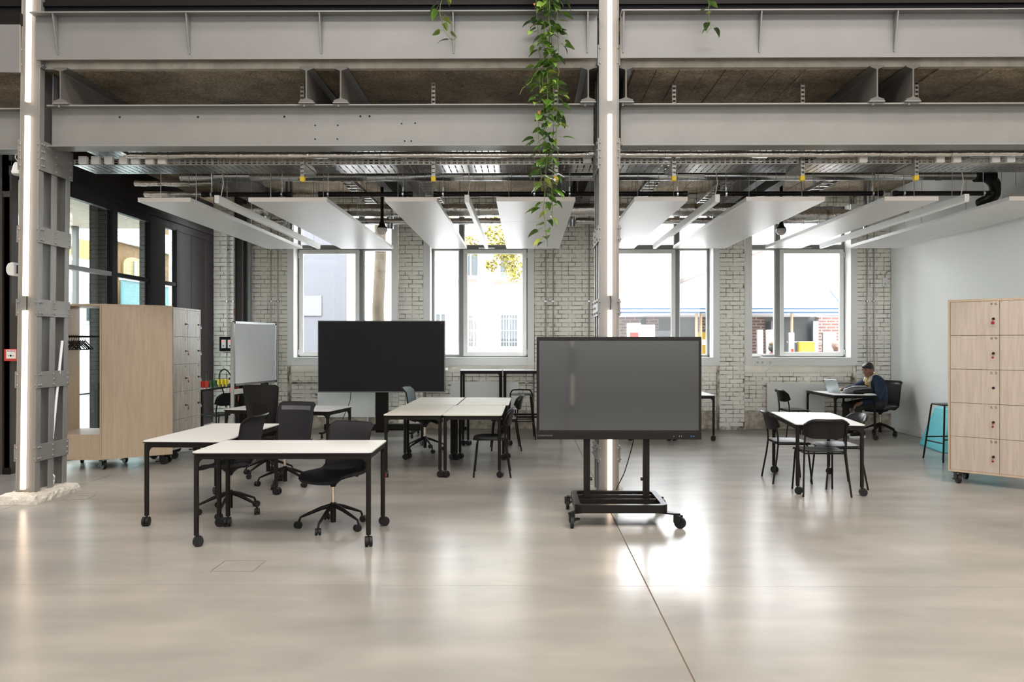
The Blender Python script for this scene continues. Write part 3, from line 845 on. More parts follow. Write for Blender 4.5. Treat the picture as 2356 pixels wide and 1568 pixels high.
def spiral_duct(label, x0, x1, y, z, r, step=0.13):
    t = thing('spiral_duct', label, 'duct', ((x0+x1)/2, y, z)); L = (x1-x0)/2
    MB().cyl((-L, 0, 0), (L, 0, 0), r, n=24).build('duct_tube', duct_m, t)
    m = MB(); x = -L+0.02
    while x < L-0.02:
        pts = []
        for k in range(13):
            a = 2*PI*k/12; pts.append((x+0.03*k/12, (r+0.001)*math.cos(a), (r+0.001)*math.sin(a)))
        m.tube(pts, 0.003, 4, False); x += step
    m.build('spiral_seams', M('duct_seam', (0.3, 0.3, 0.3), 0.4, 0.8), t, kind='stuff')
    m = MB()
    for xx in (-L*0.62, -L*0.1, L*0.45, L*0.9):
        m.cyl((xx, 0, 0), (xx+0.05, 0, 0), r+0.006, n=24)
    m.build('joint_collars', galv, t, kind='stuff')
    m = MB(); x = -L+0.5
    while x < L:
        m.cyl((x, 0, r), (x, 0, 4.37-z), 0.004, n=5); x += 1.3
    m.build('hanger_rods', galv_r, t, kind='stuff')
    return t
d = spiral_duct('long spiral ventilation duct above the panels', -4.65, 6.0, 9.9, 3.815, 0.056)
for i, (x, lb) in enumerate(((-3.95,'left'), (-1.1,'middle left'), (2.12,'middle right'), (4.85,'right'))):
    tt = thing('air_grille', 'slotted air grille on top of the spiral duct, the %s one of four' % lb, 'air grille', (x, 9.84, 3.80), 0, 'air grilles along the spiral duct')
    MB().box(-0.24, -0.012, 0.0, 0.24, 0.0, 0.026).build('grille_bar', white_trim, tt, bevel=0.002)
    m = MB()
    for k in range(22): m.box(-0.23+k*0.021, 0.0, 0.026, -0.222+k*0.021, 0.05, 0.085)
    m.build('grille_fins', black_p, tt, kind='stuff')
spiral_duct('second spiral duct close to the window wall', -4.2, 6.2, 12.95, 3.72, 0.058, 0.16)
def foil_duct(label, x0, x1, y, z, r, seed):
    t = thing('foil_duct', label, 'duct', ((x0+x1)/2, y, z)); L = (x1-x0)/2; random.seed(seed)
    n = max(4, int((x1-x0)/0.12)); pts = [(-L+2*L*i/n, random.uniform(-.004,.004), random.uniform(-.004,.004)) for i in range(n+1)]
    MB().tube(pts, [r*random.uniform(0.96, 1.04) for _ in pts], 16).build('foil_wrap', foil, t)
    m = MB(); x = -L+0.3
    while x < L: m.cyl((x, 0, 0), (x+0.04, 0, 0), r*1.03, n=16); x += 0.7
    m.build('tape_bands', galv, t, kind='stuff')
    return t
foil_duct('upper short foil wrapped pipe at the left above the first panel', -4.95, -3.97, 9.3, 3.60, 0.034, 1)
foil_duct('lower short foil wrapped pipe at the left above the first panel', -4.75, -3.98, 9.15, 3.435, 0.034, 2)
foil_duct('thick foil wrapped duct running across above the windows', -4.6, 3.9, 12.0, 3.745, 0.105, 3)
foil_duct('second thick foil duct at the upper right in front of the fourth window', 3.95, 6.3, 12.3, 3.70, 0.10, 4)
foil_duct('thin foil wrapped pipe behind the thick foil duct', -4.4, 5.8, 12.35, 3.62, 0.04, 5)
for i, (a, b) in enumerate(((-3.97,-2.866), (-2.541,-1.389), (-1.139,0.21), (0.40,1.95), (2.30,4.314), (4.45,5.652))):
    t = thing('ceiling_tube', '%s black tube from the left hung above the panel fronts' % nm[i], 'tube', (a, 9.0, 3.40), 0, 'black tubes above the panel fronts')
    MB().cyl((0.02, 0, 0), (b-a-0.02, 0, 0), 0.029, n=14).build('tube_body', black_m, t)
    for xx in (0.0, b-a-0.05): MB().cyl((xx, 0, 0), (xx+0.05, 0, 0), 0.034, n=14).build('end_ring', black_p, t)
    m = MB()
    for xx in (0.12, b-a-0.12):
        m.cyl((xx, 0, 0.03), (xx, 0, 0.97), 0.004, n=6); m.cyl((xx-0.01, 0, 0), (xx+0.01, 0, 0), 0.036, n=14); m.box(xx-0.008, -0.008, 0.03, xx+0.008, 0.008, 0.085)
    m.build('hanger_rods', alu, t, kind='stuff')
# strut ladders and ducts running front to back
for i, (x, z) in enumerate(((-2.75, 4.05), (-1.55, 4.02), (1.9, 4.0), (3.1, 4.05), (4.6, 4.02))):
    lb = ['behind the wide first panel', 'over the narrow panel between the left windows', 'right of the middle column', 'over the widest right panel', 'over the fourth window'][i]
    t = thing('cable_ladder', 'front to back cable ladder under the ceiling %s' % lb, 'cable tray', (x, 9.0, z), 0, 'front to back cable ladders')
    m = MB(); m.box(-0.10, 0, 0, -0.094, 4.2, 0.05); m.box(0.094, 0, 0, 0.10, 4.2, 0.05)
    m.build('ladder_rails', galv_r, t)
    m = MB()
    for k in range(20): m.box(-0.094, k*0.21, 0.0, 0.094, k*0.21+0.03, 0.015)
    for k in range(5):
        for s in (-0.12, 0.12): m.cyl((s, 0.4+k*0.9, 0), (s, 0.4+k*0.9, 4.372-z), 0.004, n=6)
    m.build('rungs_and_rods', galv, t, kind='stuff')
random.seed(21)
for i, (x, y, z, lb) in enumerate(((-3.9, 12.1, 3.45, 'above the first window'), (-2.3, 12.4, 3.5, 'near the pendant lamp'), (0.75, 12.2, 3.5, 'above the wide brick pier'), (3.2, 12.5, 3.5, 'above the narrow right pier'), (5.6, 12.2, 3.45, 'above the right end of the fourth window'))):
    t = thing('vertical_duct', 'short vertical metal duct dropping from the ceiling %s' % lb, 'duct', (x, y, z), 0, 'short vertical ducts')
    MB().cyl((0, 0, 0), (0, 0, 4.372-z), 0.06, n=18).build('duct_tube', duct_m, t)
    MB().cyl((0, 0, 0.2), (0, 0, 0.25), 0.066, n=18).build('duct_collar', galv, t)
t = thing('flexible_duct', 'dark flexible duct bend at the upper right under the ceiling', 'duct', (6.1, 9.9, 3.7))
MB().tube(curve([(-0.12,0,0.11),(0.05,0.02,0.10),(0.2,0.1,0.02),(0.28,0.25,-0.1),(0.25,0.5,-0.16)]), 0.075, 16).build('duct_hose', black_p, t)
m = MB()
for k in range(9): m.cyl((-0.12+0.03*k, 0, 0.11), (-0.11+0.03*k, 0, 0.11), 0.079, n=16)
m.build('hose_ribs', black_p, t, kind='stuff')
# thin threaded rods between soffit and services
random.seed(33)
m = MB()
for k in range(70):
    x = random.uniform(-4.4, 6.3); y = random.choice((9.05, 9.9, 10.8, 11.8, 12.6)); m.cyl((x, y, random.choice((3.5, 3.62, 3.75))), (x, y, 4.372), 0.004, n=5)
tag(m.build('threaded_rods', galv_r), 'thin threaded hanger rods between ceiling and ducts', 'hanger rods', kind='stuff')
# small hangers seen in the dark gap between the two beams
for i, x in enumerate((-3.72, -3.42, -2.4, -1.05, -0.75, 1.75, 1.95, 3.1, 4.55)):
    lb = ['far left', 'next to the far left', 'left of the joist pair', 'right of the joist pair', 'near the hanging plant', 'just right of the middle column', 'paired with its neighbour right of the middle column', 'left of the right joist pair', 'right of the right joist pair'][i]
    t = thing('soffit_hanger', 'small slotted hanger on the soffit, %s' % lb, 'bracket', (x, 8.9, 4.1), 0, 'slotted hangers on the soffit')
    MB().box(-0.06, -0.02, 0.235, 0.06, 0.02, 0.245).build('foot_plate', steel_d, t)
    m = MB(); m.box(-0.02, 0, -0.2, -0.016, 0.02, 0.235); m.box(0.016, 0, -0.2, 0.02, 0.02, 0.235)
    for k in range(8): m.box(-0.016, 0, -0.2+k*0.055, 0.016, 0.003, -0.175+k*0.055)
    m.build('slotted_stem', steel_d, t)
def pendant(label, x, y, ztop, zbot):
    t = thing('pendant_lamp', label, 'lamp', (x, y, zbot))
    MB().cyl((0, 0, 0.2), (0, 0, ztop-zbot), 0.026, n=12).build('pole', black_m, t)
    MB().lathe([(0.024, 0.26), (0.03, 0.24), (0.03, 0.2), (0.045, 0.17), (0.05, 0.15), (0.078, 0.115), (0.078, 0.105)], 18).build('lamp_cap', black_m, t)
    MB().lathe([(0.076, 0.105), (0.085, 0.085), (0.085, 0.06), (0.07, 0.045), (0.07, 0.03), (0.045, 0.01), (0.02, 0.0)], 18).build('prismatic_glass', M('frosted_glass_shade', (0.75, 0.70, 0.66), 0.2), t)
pendant('black pole lamp with a prismatic glass shade between the left panels', -2.256, 11.5, 4.372, 3.27)
pendant('second glass shaded pole lamp, half hidden between the right panels', 4.19, 12.2, 4.372, 3.36)

# ================================================================ CONDUITS, WALL FITTINGS
def conduit(x, label, y=13.53, z0=0.4, z1=4.37, clamp=2.35, r=0.011, mt=galv_r):
    t = thing('wall_conduit', label, 'conduit', (x, y, z0), 0, 'steel conduits on the brick piers')
    MB().cyl((0, 0, 0), (0, 0, z1-z0), r, n=8).build('conduit_tube', mt, t)
    for zc in (clamp, 3.3):
        MB().cyl((0, 0, zc-z0-0.015), (0, 0, zc-z0+0.015), r*1.7, n=10).box(-0.03, 0.004, zc-z0-0.008, 0.03, 0.016, zc-z0+0.008).build('pipe_clamp', galv, t)
wc = M('white_conduit', (0.62, 0.60, 0.53), 0.5)
conduit(-5.505, 'left conduit of the pair at the far left brick pier', z0=1.7, mt=wc); conduit(-5.385, 'right conduit of the pair at the far left brick pier', mt=wc)
conduit(-4.698, 'left conduit of the pair left of the first window'); conduit(-4.57, 'right conduit of the pair left of the first window')
conduit(0.349, 'left conduit of the pair on the wide middle pier'); conduit(0.484, 'right conduit of the pair on the wide middle pier')
conduit(1.143, 'single conduit on the wide middle pier close to the steel column', r=0.014)
conduit(6.214, 'left conduit of the pair in the right corner'); conduit(6.337, 'right conduit of the pair in the right corner')
t = thing('wall_post', 'dark brown steel post against the back wall at the far left', 'column', (-5.13, 13.28, 0))
MB().box(-0.14, 0, 0, -0.12, 0.2, 4.37).box(0.0, 0, 0, 0.02, 0.2, 4.37).box(-0.12, 0.04, 0, 0, 0.06, 4.37).build('channel', M('dark_brown_steel', (0.055, 0.045, 0.04), 0.45), t, bevel=0.003)
MB().cyl((0.08, 0.12, 0), (0.08, 0.12, 4.37), 0.045, n=16).build('downpipe', M('blue_grey_pipe', (0.22, 0.25, 0.26), 0.35), t)
# radiators
def radiator(label, x0, x1, z0, z1):
    t = thing('radiator', label, 'radiator', ((x0+x1)/2, 13.62, z0)); w = (x1-x0)/2; h = z1-z0
    MB().box(-w, 0, 0, w, 0.018, h).build('front_panel', white_trim, t, bevel=0.006)
    MB().box(-w+0.01, 0.022, 0.015, w-0.01, 0.07, h-0.01).build('convector', M('radiator_side', (0.55, 0.54, 0.5), 0.5), t)
    MB().box(-w, 0.018, h-0.008, w, 0.072, h).build('top_grille', white_trim, t)
    m = MB()
    for sx in (-w+0.15, w-0.15): m.box(sx-0.015, 0.05, -z0, sx+0.015, 0.08, 0.02)
    m.build('foot_brackets', white_trim, t)
    MB().cyl((-w-0.05, 0.045, h-0.06), (-w, 0.045, h-0.06), 0.016, n=10).build('valve', galv, t)
radiator('white flat radiator behind the large dark screen', -3.87, -2.80, 0.215, 0.69)
radiator('white flat radiator under the high tables', -1.40, -0.15, 0.215, 0.87)
radiator('white flat radiator to the left of the seated man', 4.42, 5.475, 0.21, 0.855)
for x0, x1, lb in ((-4.36, -3.0, 'heating pipe along the wall left of the large dark screen'), (-0.33, 0.9, 'heating pipe along the wall behind the bar stool'), (5.475, 6.02, 'heating pipe end at the wall behind the laptop')):
    t = thing('heating_pipe', lb, 'pipe', (x0, 13.66, 0.85))
    MB().cyl((0, 0, 0), (x1-x0, 0, 0), 0.013, n=8).build('pipe_run', M('grey_pipe', (0.25, 0.23, 0.20), 0.5), t)
    MB().cyl((0.02, -0.01, 0), (0.10, -0.01, 0), 0.022, n=10).build('valve', galv, t)
    MB().cyl((0.3, 0, 0), (0.36, 0, 0), 0.018, n=10).build('pipe_coupling', galv, t)
# sockets and small fittings
def socket(name, label, loc, n, rz=0):
    t = thing(name, label, 'socket', loc, rz)
    MB().box(-0.042*n, 0, -0.042, 0.042*n, 0.012, 0.042).build('socket_frame', white_trim, t, bevel=0.004)
    for i in range(n):
        m = MB(); x = -0.042*(n-1)+0.084*i
        m.cyl((x, -0.004, 0), (x, 0.002, 0), 0.024, n=16); m.build('socket_insert', M('socket_grey', (0.55, 0.55, 0.53), 0.5), t)
        MB().cyl((x-0.009, -0.006, 0), (x-0.009, -0.003, 0), 0.003, n=6).cyl((x+0.009, -0.006, 0), (x+0.009, -0.003, 0), 0.003, n=6).build('pin_holes', black_p, t)
socket('wall_socket', 'white double socket below the fourth window', (4.245, 13.485, 1.235), 2)
socket('wall_socket', 'white network socket with a plugged cable below the fourth window', (4.43, 13.485, 1.235), 1)
socket('wall_socket', 'white double socket low on the right side wall behind the bar stool', (6.638, 12.0, 0.26), 2, -PI/2)
t = thing('router', 'flat white wireless router lying on the fourth window sill', 'router', (4.20, 13.60, 1.325))
MB().prism(rrect(-0.1, -0.06, 0.1, 0.06, 0.03), 0.006, 0.03).build('router_case', white_trim, t, bevel=0.006)
MB().prism(rrect(-0.08, -0.045, 0.08, 0.045, 0.02), 0, 0.006).build('router_base', black_p, t)
tag(MB().tube(curve([(4.27,13.5,1.338),(4.30,13.475,1.332),(4.38,13.46,1.26),(4.43,13.46,1.225),(4.43,13.45,1.18),(4.40,13.46,1.12),(4.36,13.54,1.07)]), 0.005, 6).build('network_cable', white_trim), 'thin white cable hanging from the router on the sill', 'cable')
t = thing('thermostat', 'small white thermostat box with a bent cable in the right brick corner', 'thermostat', (6.533, 13.515, 2.62))
MB().box(-0.045, 0, 0, 0.045, 0.03, 0.16).build('case', white_trim, t, bevel=0.006)
MB().cyl((0, -0.002, 0.045), (0, 0.004, 0.045), 0.022, n=14).build('dial', M('socket_grey', (0.55, 0.55, 0.53), 0.5), t)
MB().tube([(0.0, 0.015, 0.16), (0.005, 0.015, 0.22), (0.05, 0.015, 0.27), (0.11, 0.015, 0.285)], 0.012, 8).build('cable', M('grey_cable', (0.4, 0.39, 0.36), 0.5), t)
t = thing('switch_box', 'black framed box with two light switches beside the whiteboard', 'switch', (-5.50, 13.49, 1.44))
MB().ring(rrect(-0.13, 0, 0.14, 0.26, 0.006, 1), rrect(-0.105, 0.03, 0.115, 0.23, 0.004, 1), 0, 0.05, Matrix(((1,0,0,0),(0,0,1,0),(0,1,0,0),(0,0,0,1)))).build('box_frame', black_m, t)
MB().box(-0.105, 0.03, 0.03, 0.115, 0.05, 0.23).build('back_panel', black_m, t)
for x in (-0.055, 0.062):
    f = MB().box(x-0.042, 0.0, 0.055, x+0.042, 0.03, 0.21).build('switch_plate', white_trim, t, bevel=0.004)
    MB().box(x-0.018, -0.004, 0.165, x+0.012, 0.0, 0.19).build('red_indicator', M('red_glow', (0.9, 0.2, 0.18), 0.4, emit=(1, 0.15, 0.12), estr=0.7), f)
    MB().box(x-0.01, -0.003, 0.085, x+0.006, 0.0, 0.11).build('key_slot', black_p, f)
t = thing('fire_sign', 'small red fire equipment sign on the pier beside the dark post', 'sign', (-5.295, 13.52, 2.08))
MB().box(-0.075, 0, 0, 0.04, 0.006, 0.15).build('sign_plate', M('sign_red', (0.42, 0.03, 0.03), 0.5), t)
m = MB(); m.box(-0.045, -0.002, 0.03, -0.035, 0, 0.12); m.box(-0.045, -0.002, 0.11, 0.0, 0, 0.12); m.box(-0.02, -0.002, 0.05, 0.02, 0, 0.06); m.box(-0.005, -0.002, 0.04, 0.005, 0, 0.08)
m.build('pictogram', white_trim, t)
t = thing('fire_extinguisher', 'red fire extinguisher with black hose behind the whiteboard stand', 'fire extinguisher', (-5.24, 13.19, 0.42))
MB().lathe([(0.0, 0.0), (0.075, 0.0), (0.08, 0.02)], 18).lathe([(0.08, 0.02), (0.08, 0.12)], 18).build('black_foot', black_p, t)
MB().lathe([(0.08, 0.12), (0.08, 0.36), (0.07, 0.41), (0.03, 0.44), (0.022, 0.47)], 18).build('cylinder', M('extinguisher_red', (0.60, 0.035, 0.025), 0.3), t)
MB().lathe([(0.0815, 0.16), (0.0815, 0.29)], 18).build('label_band', M('label_orange', (0.7, 0.35, 0.12), 0.5), t)
MB().cyl((0, 0, 0.47), (0, 0, 0.52), 0.028, n=12).box(-0.1, -0.012, 0.51, 0.04, 0.012, 0.525).box(-0.09, -0.012, 0.53, 0.04, 0.012, 0.55).build('valve_head', black_p, t)
MB().tube(curve([(-0.02, -0.03, 0.5), (-0.06, -0.05, 0.62), (-0.15, -0.06, 0.70), (-0.24, -0.05, 0.62), (-0.24, -0.05, 0.45), (-0.17, -0.06, 0.3), (-0.14, -0.06, 0.1), (-0.12, -0.06, 0.02)]), 0.011, 8).build('hose', black_p, t)
MB().box(-0.03, 0.05, 0.1, 0.03, 0.079, 0.3).build('wall_bracket', black_p, t)
# left entry fittings
t = thing('fire_call_point', 'red fire alarm call point on the dark partition', 'alarm', (-6.235, 8.87, 1.37))
MB().box(-0.055, -0.03, 0, 0.11, 0.03, 0.145).build('case', M('call_red', (0.62, 0.05, 0.04), 0.4), t, bevel=0.006)
MB().box(-0.025, -0.034, 0.03, 0.09, -0.03, 0.135).build('white_plate', white_trim, t)
MB().cyl((0.03, -0.038, 0.065), (0.03, -0.034, 0.065), 0.012, n=12).cyl((-0.0, -0.036, 0.065), (0, -0.034, 0.065), 0.005, n=8).cyl((0.06, -0.036, 0.065), (0.06, -0.034, 0.065), 0.005, n=8).build('press_dot', black_p, t)
m = MB()
for k in range(4): m.box(-0.015+k*0.026, -0.0355, 0.115, 0.004+k*0.026, -0.034, 0.127)
m.build('lettering_bar', M('sign_red', (0.42, 0.03, 0.03), 0.5), t)
t = thing('wall_speaker', 'small white domed siren with a looped cable above the call point', 'siren', (-6.1, 8.75, 2.38))
MB().prism([(0.015,-0.08),(0.045,-0.08),(0.045,0.08),(0.015,0.08),(-0.03,0.065),(-0.05,0.02),(-0.05,-0.03),(-0.03,-0.07)], 0, 0.16, Matrix(((1,0,0,0),(0,0,1,-0.08),(0,1,0,0.08),(0,0,0,1)))).build('dome', white_trim, t, bevel=0.012)
MB().box(0.045, -0.03, 0.03, 0.06, 0.16, 0.13).build('mount', black_p, t)
MB().tube([(0.05, 0, 0.14), (0.07, 0, 0.11), (0.075, 0.01, 0.05), (0.1, 0.05, 0.02)], 0.006, 6).build('cable', white_trim, t)
t = thing('loudspeaker', 'white cone loudspeaker with cable loops on the left column', 'loudspeaker', (-5.26, 7.6, 3.31))
MB().lathe([(0.055, 0.02), (0.06, 0.04), (0.04, 0.12), (0.03, 0.14)], 18).build('cone', white_trim, t)
MB().lathe([(0.0, 0.0), (0.045, 0.01), (0.055, 0.02)], 18).build('grille', M('socket_grey', (0.55, 0.55, 0.53), 0.5), t)
MB().tube(curve([(0.02, 0, 0.13), (-0.03, 0, 0.20), (0.02, 0, 0.26), (0.05, 0, 0.20), (0.0, 0, 0.30), (-0.02, 0, 0.38), (0.06, 0, 0.42)]), 0.006, 6).build('cable', white_trim, t)
MB().box(0.02, -0.02, 0.1, 0.12, 0.02, 0.13).build('mount_arm', steel_p, t)
t = thing('white_tube', 'thin white plastic tube leaning inside the left riveted column', 'tube', (-4.962, 7.70, 0.55))
MB().cyl((0, -0.02, 0), (0.034, 0.10, 1.06), 0.014, n=10).build('tube_body', M('tube_white', (0.75, 0.75, 0.80), 0.4), t)
MB().tube([(0.0, 0.0, -0.44), (-0.01, 0.03, -0.40), (0.015, 0.0, -0.36), (-0.01, -0.03, -0.30)], 0.008, 6).build('cable_stub', white_trim, t)
# floor covers
def cover(label, pts, w):
    t = thing('floor_cover', label, 'floor cover', (pts[0], pts[1], 0), pts[4]); a, b = pts[2]/2, pts[3]/2
    MB().ring([(-a,-b),(a,-b),(a,b),(-a,b)], [(-a+w,-b+w),(a-w,-b+w),(a-w,b-w),(-a+w,b-w)], 0.0, 0.003).build('cover_frame', M('cover_frame', (0.30, 0.27, 0.235), 0.4, 0.4), t)
    MB().box(-a+w+0.002, -b+w+0.002, 0, a-w-0.002, b-w-0.002, 0.002).build('cover_plate', M('cover_plate', (0.29, 0.275, 0.25), 0.3, var=0.1), t)
cover('square floor socket cover in front of the front table', (-2.05, 5.24, 0.30, 0.26, 0.0), 0.006)
cover('small floor cover beside the left column plinth', (-4.6, 7.55, 0.24, 0.2, 0.1), 0.006)

# ================================================================ TABLES
def caster_mb(r=0.04, w=0.021, gap=0.012, top=0.1, hood=True):
    m = MB()
    for s in (-1, 1):
        xa = s*gap/2; xb = s*(gap/2+w)
        m.cyl((xa, -0.012, r), (xb, -0.012, r), r, n=18)
        m.cyl((xb, -0.012, r), (xb+s*0.002, -0.012, r), r*0.72, n=14)
    m.cyl((-gap/2-0.002, -0.012, r), (gap/2+0.002, -0.012, r), r*0.55, n=10)
    m.cyl((0, 0, r*1.1), (0, 0, top), 0.009, n=8)
    if hood: m.box(-gap/2, -0.03, r*0.9, gap/2, 0.012, r*1.95)
    return m
tc_mesh = caster_mb().mesh('caster', wheel_m)
tb_mesh = MB().box(-0.014, 0.018, 0.012, 0.014, 0.04, 0.022).box(-0.012, 0.02, 0.022, 0.012, 0.034, 0.045).mesh('brake_tab', red_m)
tk_mesh = MB().box(-0.014, 0.018, 0.012, 0.014, 0.046, 0.024).box(-0.012, 0.02, 0.022, 0.012, 0.034, 0.045).mesh('brake_tab', black_p)
def fillet_poly(r, n=6):
    P = [(0, 0), (r, 0)]
    for i in range(n+1):
        a = PI/2*i/n; P.append((r-r*math.sin(a), -r+r*math.cos(a)))
    return P
def table(label, x, y, rz, w=1.4, d=0.7, h=0.74, top=laminate, red=False, group='white topped tables on casters', rots=(0.4, 1.9, -0.6, 2.6), lr=0.0195, foot=False, cast=True):
    t = thing('work_table', label, 'table', (x, y, 0), rz, group)
    a, b = w/2, d/2
    MB().prism(rrect(-a, -b, a, b, 0.035), h-0.010, h).build('tabletop', top, t)
    MB().prism(rrect(-a+0.001, -b+0.001, a-0.001, b-0.001, 0.034), h-0.022, h-0.010).build('table_edge', black_m, t)
    fr = MB().ring(rrect(-a+0.012, -b+0.012, a-0.012, b-0.012, 0.03), rrect(-a+0.045, -b+0.045, a-0.045, b-0.045, 0.01), h-0.058, h-0.022)
    fr.build('apron_frame', black_m, t)
    i = 0
    for sx in (-1, 1):
        for sy in (-1, 1):
            lx, ly = sx*(a-0.03), sy*(b-0.03); zb = 0.088 if cast else 0.0
            m = MB().cyl((0, 0, zb), (0, 0, h-0.03), lr, n=14)
            zt = h-0.055
            mx = Matrix(((-sx,0,0,-sx*0.012),(0,0,1,0),(0,1,0,zt),(0,0,0,1)))
            m.prism(fillet_poly(0.062), -0.015, 0.015, mx)
            my = Matrix(((0,0,1,0),(-sy,0,0,-sy*0.012),(0,1,0,zt),(0,0,0,1)))
            m.prism(fillet_poly(0.062), -0.015, 0.015, my)
            lg = m.build('leg', black_m, t, (lx, ly, 0))
            if cast:
                ang = rots[i] - rz
                c = obj('caster', tc_mesh, lg, (0, 0, 0), (0, 0, ang))
                k = obj('brake_tab', tb_mesh if red else tk_mesh, lg, (0, 0, 0), (0, 0, ang+PI))
                if red: k['label'] = 'red caster brake tab'
            i += 1
    if foot:
        for sy in (-1, 1): MB().box(-a+0.03, sy*(b-0.03)-0.012, 0.28, a-0.03, sy*(b-0.03)+0.012, 0.31).build('foot_rail', black_m, t)
    return t
table('white table nearest the camera at the front left', -1.915, 6.08, 0.02, rots=(2.0, 0.2, 0.3, 2.2))
table('white table set lengthwise behind the front table, next to the plywood cabinet', -2.965, 7.06, -0.03, 0.7, 1.4, rots=(0.1, 0.9, 1.6, 1.2))
table('white table turned slightly, in front of the far left whiteboard', -3.12, 9.68, -0.17, 1.45, 0.74)
WG = 'four white tables pushed together in a block'
table('front left table of the block of four pushed together', -1.345, 9.40, -0.005, 0.70, 1.38, top=laminate_w, red=True, group=WG, rots=(0.2, 1.4, 1.2, 0.8))
table('front right table of the block of four pushed together', -0.64, 9.38, -0.005, 0.70, 1.38, top=laminate_w, red=True, group=WG, rots=(0.9, 1.0, 1.3, 0.7))
table('back left table of the block of four pushed together', -1.315, 10.82, -0.005, 0.70, 1.38, top=laminate_w, red=True, group=WG, rots=(1.2, 0.8, 0.2, 1.4))
table('back right table of the block of four pushed together', -0.595, 10.81, -0.005, 0.70, 1.38, top=laminate_w, red=True, group=WG, rots=(1.1, 1.0, 0.9, 0.7))
table('white table ringed by three black chairs at the right', 3.255, 8.395, -0.14, 0.70, 1.37, red=True, rots=(1.1, 0.5, 1.3, 1.0))
table('white table in the right corner where the man works', 5.40, 12.80, -0.03, 0.70, 1.35, rots=(1.1, 0.5, 1.2, 1.0))
table('white table end showing to the right of the presentation screen', 2.72, 12.72, 0, 0.70, 1.4, red=True)
table('white table almost hidden behind the presentation screen', 2.0, 12.72, 0, 0.70, 1.4, red=True)
table('left high standing table at the wall under the second window', -0.805, 13.16, 0, 0.74, 0.55, 1.11, foot=True, group='high standing tables')
table('right high standing table, half hidden behind the presentation screen', 0.11, 13.16, 0, 1.06, 0.55, 1.11, foot=True, group='high standing tables')

# black bar-height desk with toy pots at the far left
t = thing('side_desk', 'black desk edge carrying coloured pots behind the pale lockers', 'desk', (-5.38, 12.1, 0))
MB().box(-0.40, -0.95, 0.84, 0.40, 0.95, 0.872).build('desk_top', black_m, t, bevel=0.003)
for sx in (-1, 1):
    for sy in (-1, 1): MB().box(sx*0.36-0.03, sy*0.88-0.03, 0, sx*0.36+0.03, sy*0.88+0.03, 0.84).build('leg', black_m, t)
cols = [('red', (0.75, 0.03, 0.02), -5.13, 11.42), ('red', (0.75, 0.06, 0.04), -5.06, 11.50), ('green', (0.02, 0.11, 0.03), -5.02, 11.72), ('yellow', (0.85, 0.66, 0.02), -5.00, 12.12), ('blue', (0.02, 0.04, 0.16), -4.99, 12.62)]
for i, (nm_, c, x, y) in enumerate(cols):
    lb = ['bright red plastic pot, nearest on the black desk', 'second red plastic pot beside the green one on the black desk', 'dark green plastic pot on the black desk', 'yellow plastic pot on the black desk', 'dark blue plastic pot at the far end of the black desk'][i]
    t = thing('plastic_pot', lb, 'pot', (x, y, 0.872), 0, 'coloured plastic pots with green sticks')
    mt = M('pot_'+nm_+str(i), c, 0.35)
    for k in range(3):
        xx = -0.06+0.06*k
        MB().lathe([(0.0, 0.035), (0.028, 0.035), (0.034, 0.12)], 10, (xx, 0, 0)).cyl((xx, 0, 0), (xx, 0, 0.035), 0.012, n=6).build('cup', mt, t)
    for k in range(2): MB().cyl((-0.05+0.1*k, 0.01, 0.05), (-0.05+0.1*k, 0.01, 0.24), 0.004, n=5).build('green_stick', M('stick_green', (0.03, 0.12, 0.03), 0.5), t)
t = thing('paper_sheets', 'coloured paper sheets under the pots on the black desk', 'paper', (-5.07, 11.6, 0.872))
MB().box(-0.12, -0.25, 0, 0.06, 0.1, 0.003).build('white_sheet', M('paper', (0.75, 0.72, 0.62), 0.7), t)
MB().box(-0.1, -0.32, 0.003, 0.05, -0.2, 0.006).build('blue_sheet', M('paper_blue', (0.05, 0.2, 0.6), 0.6), t)

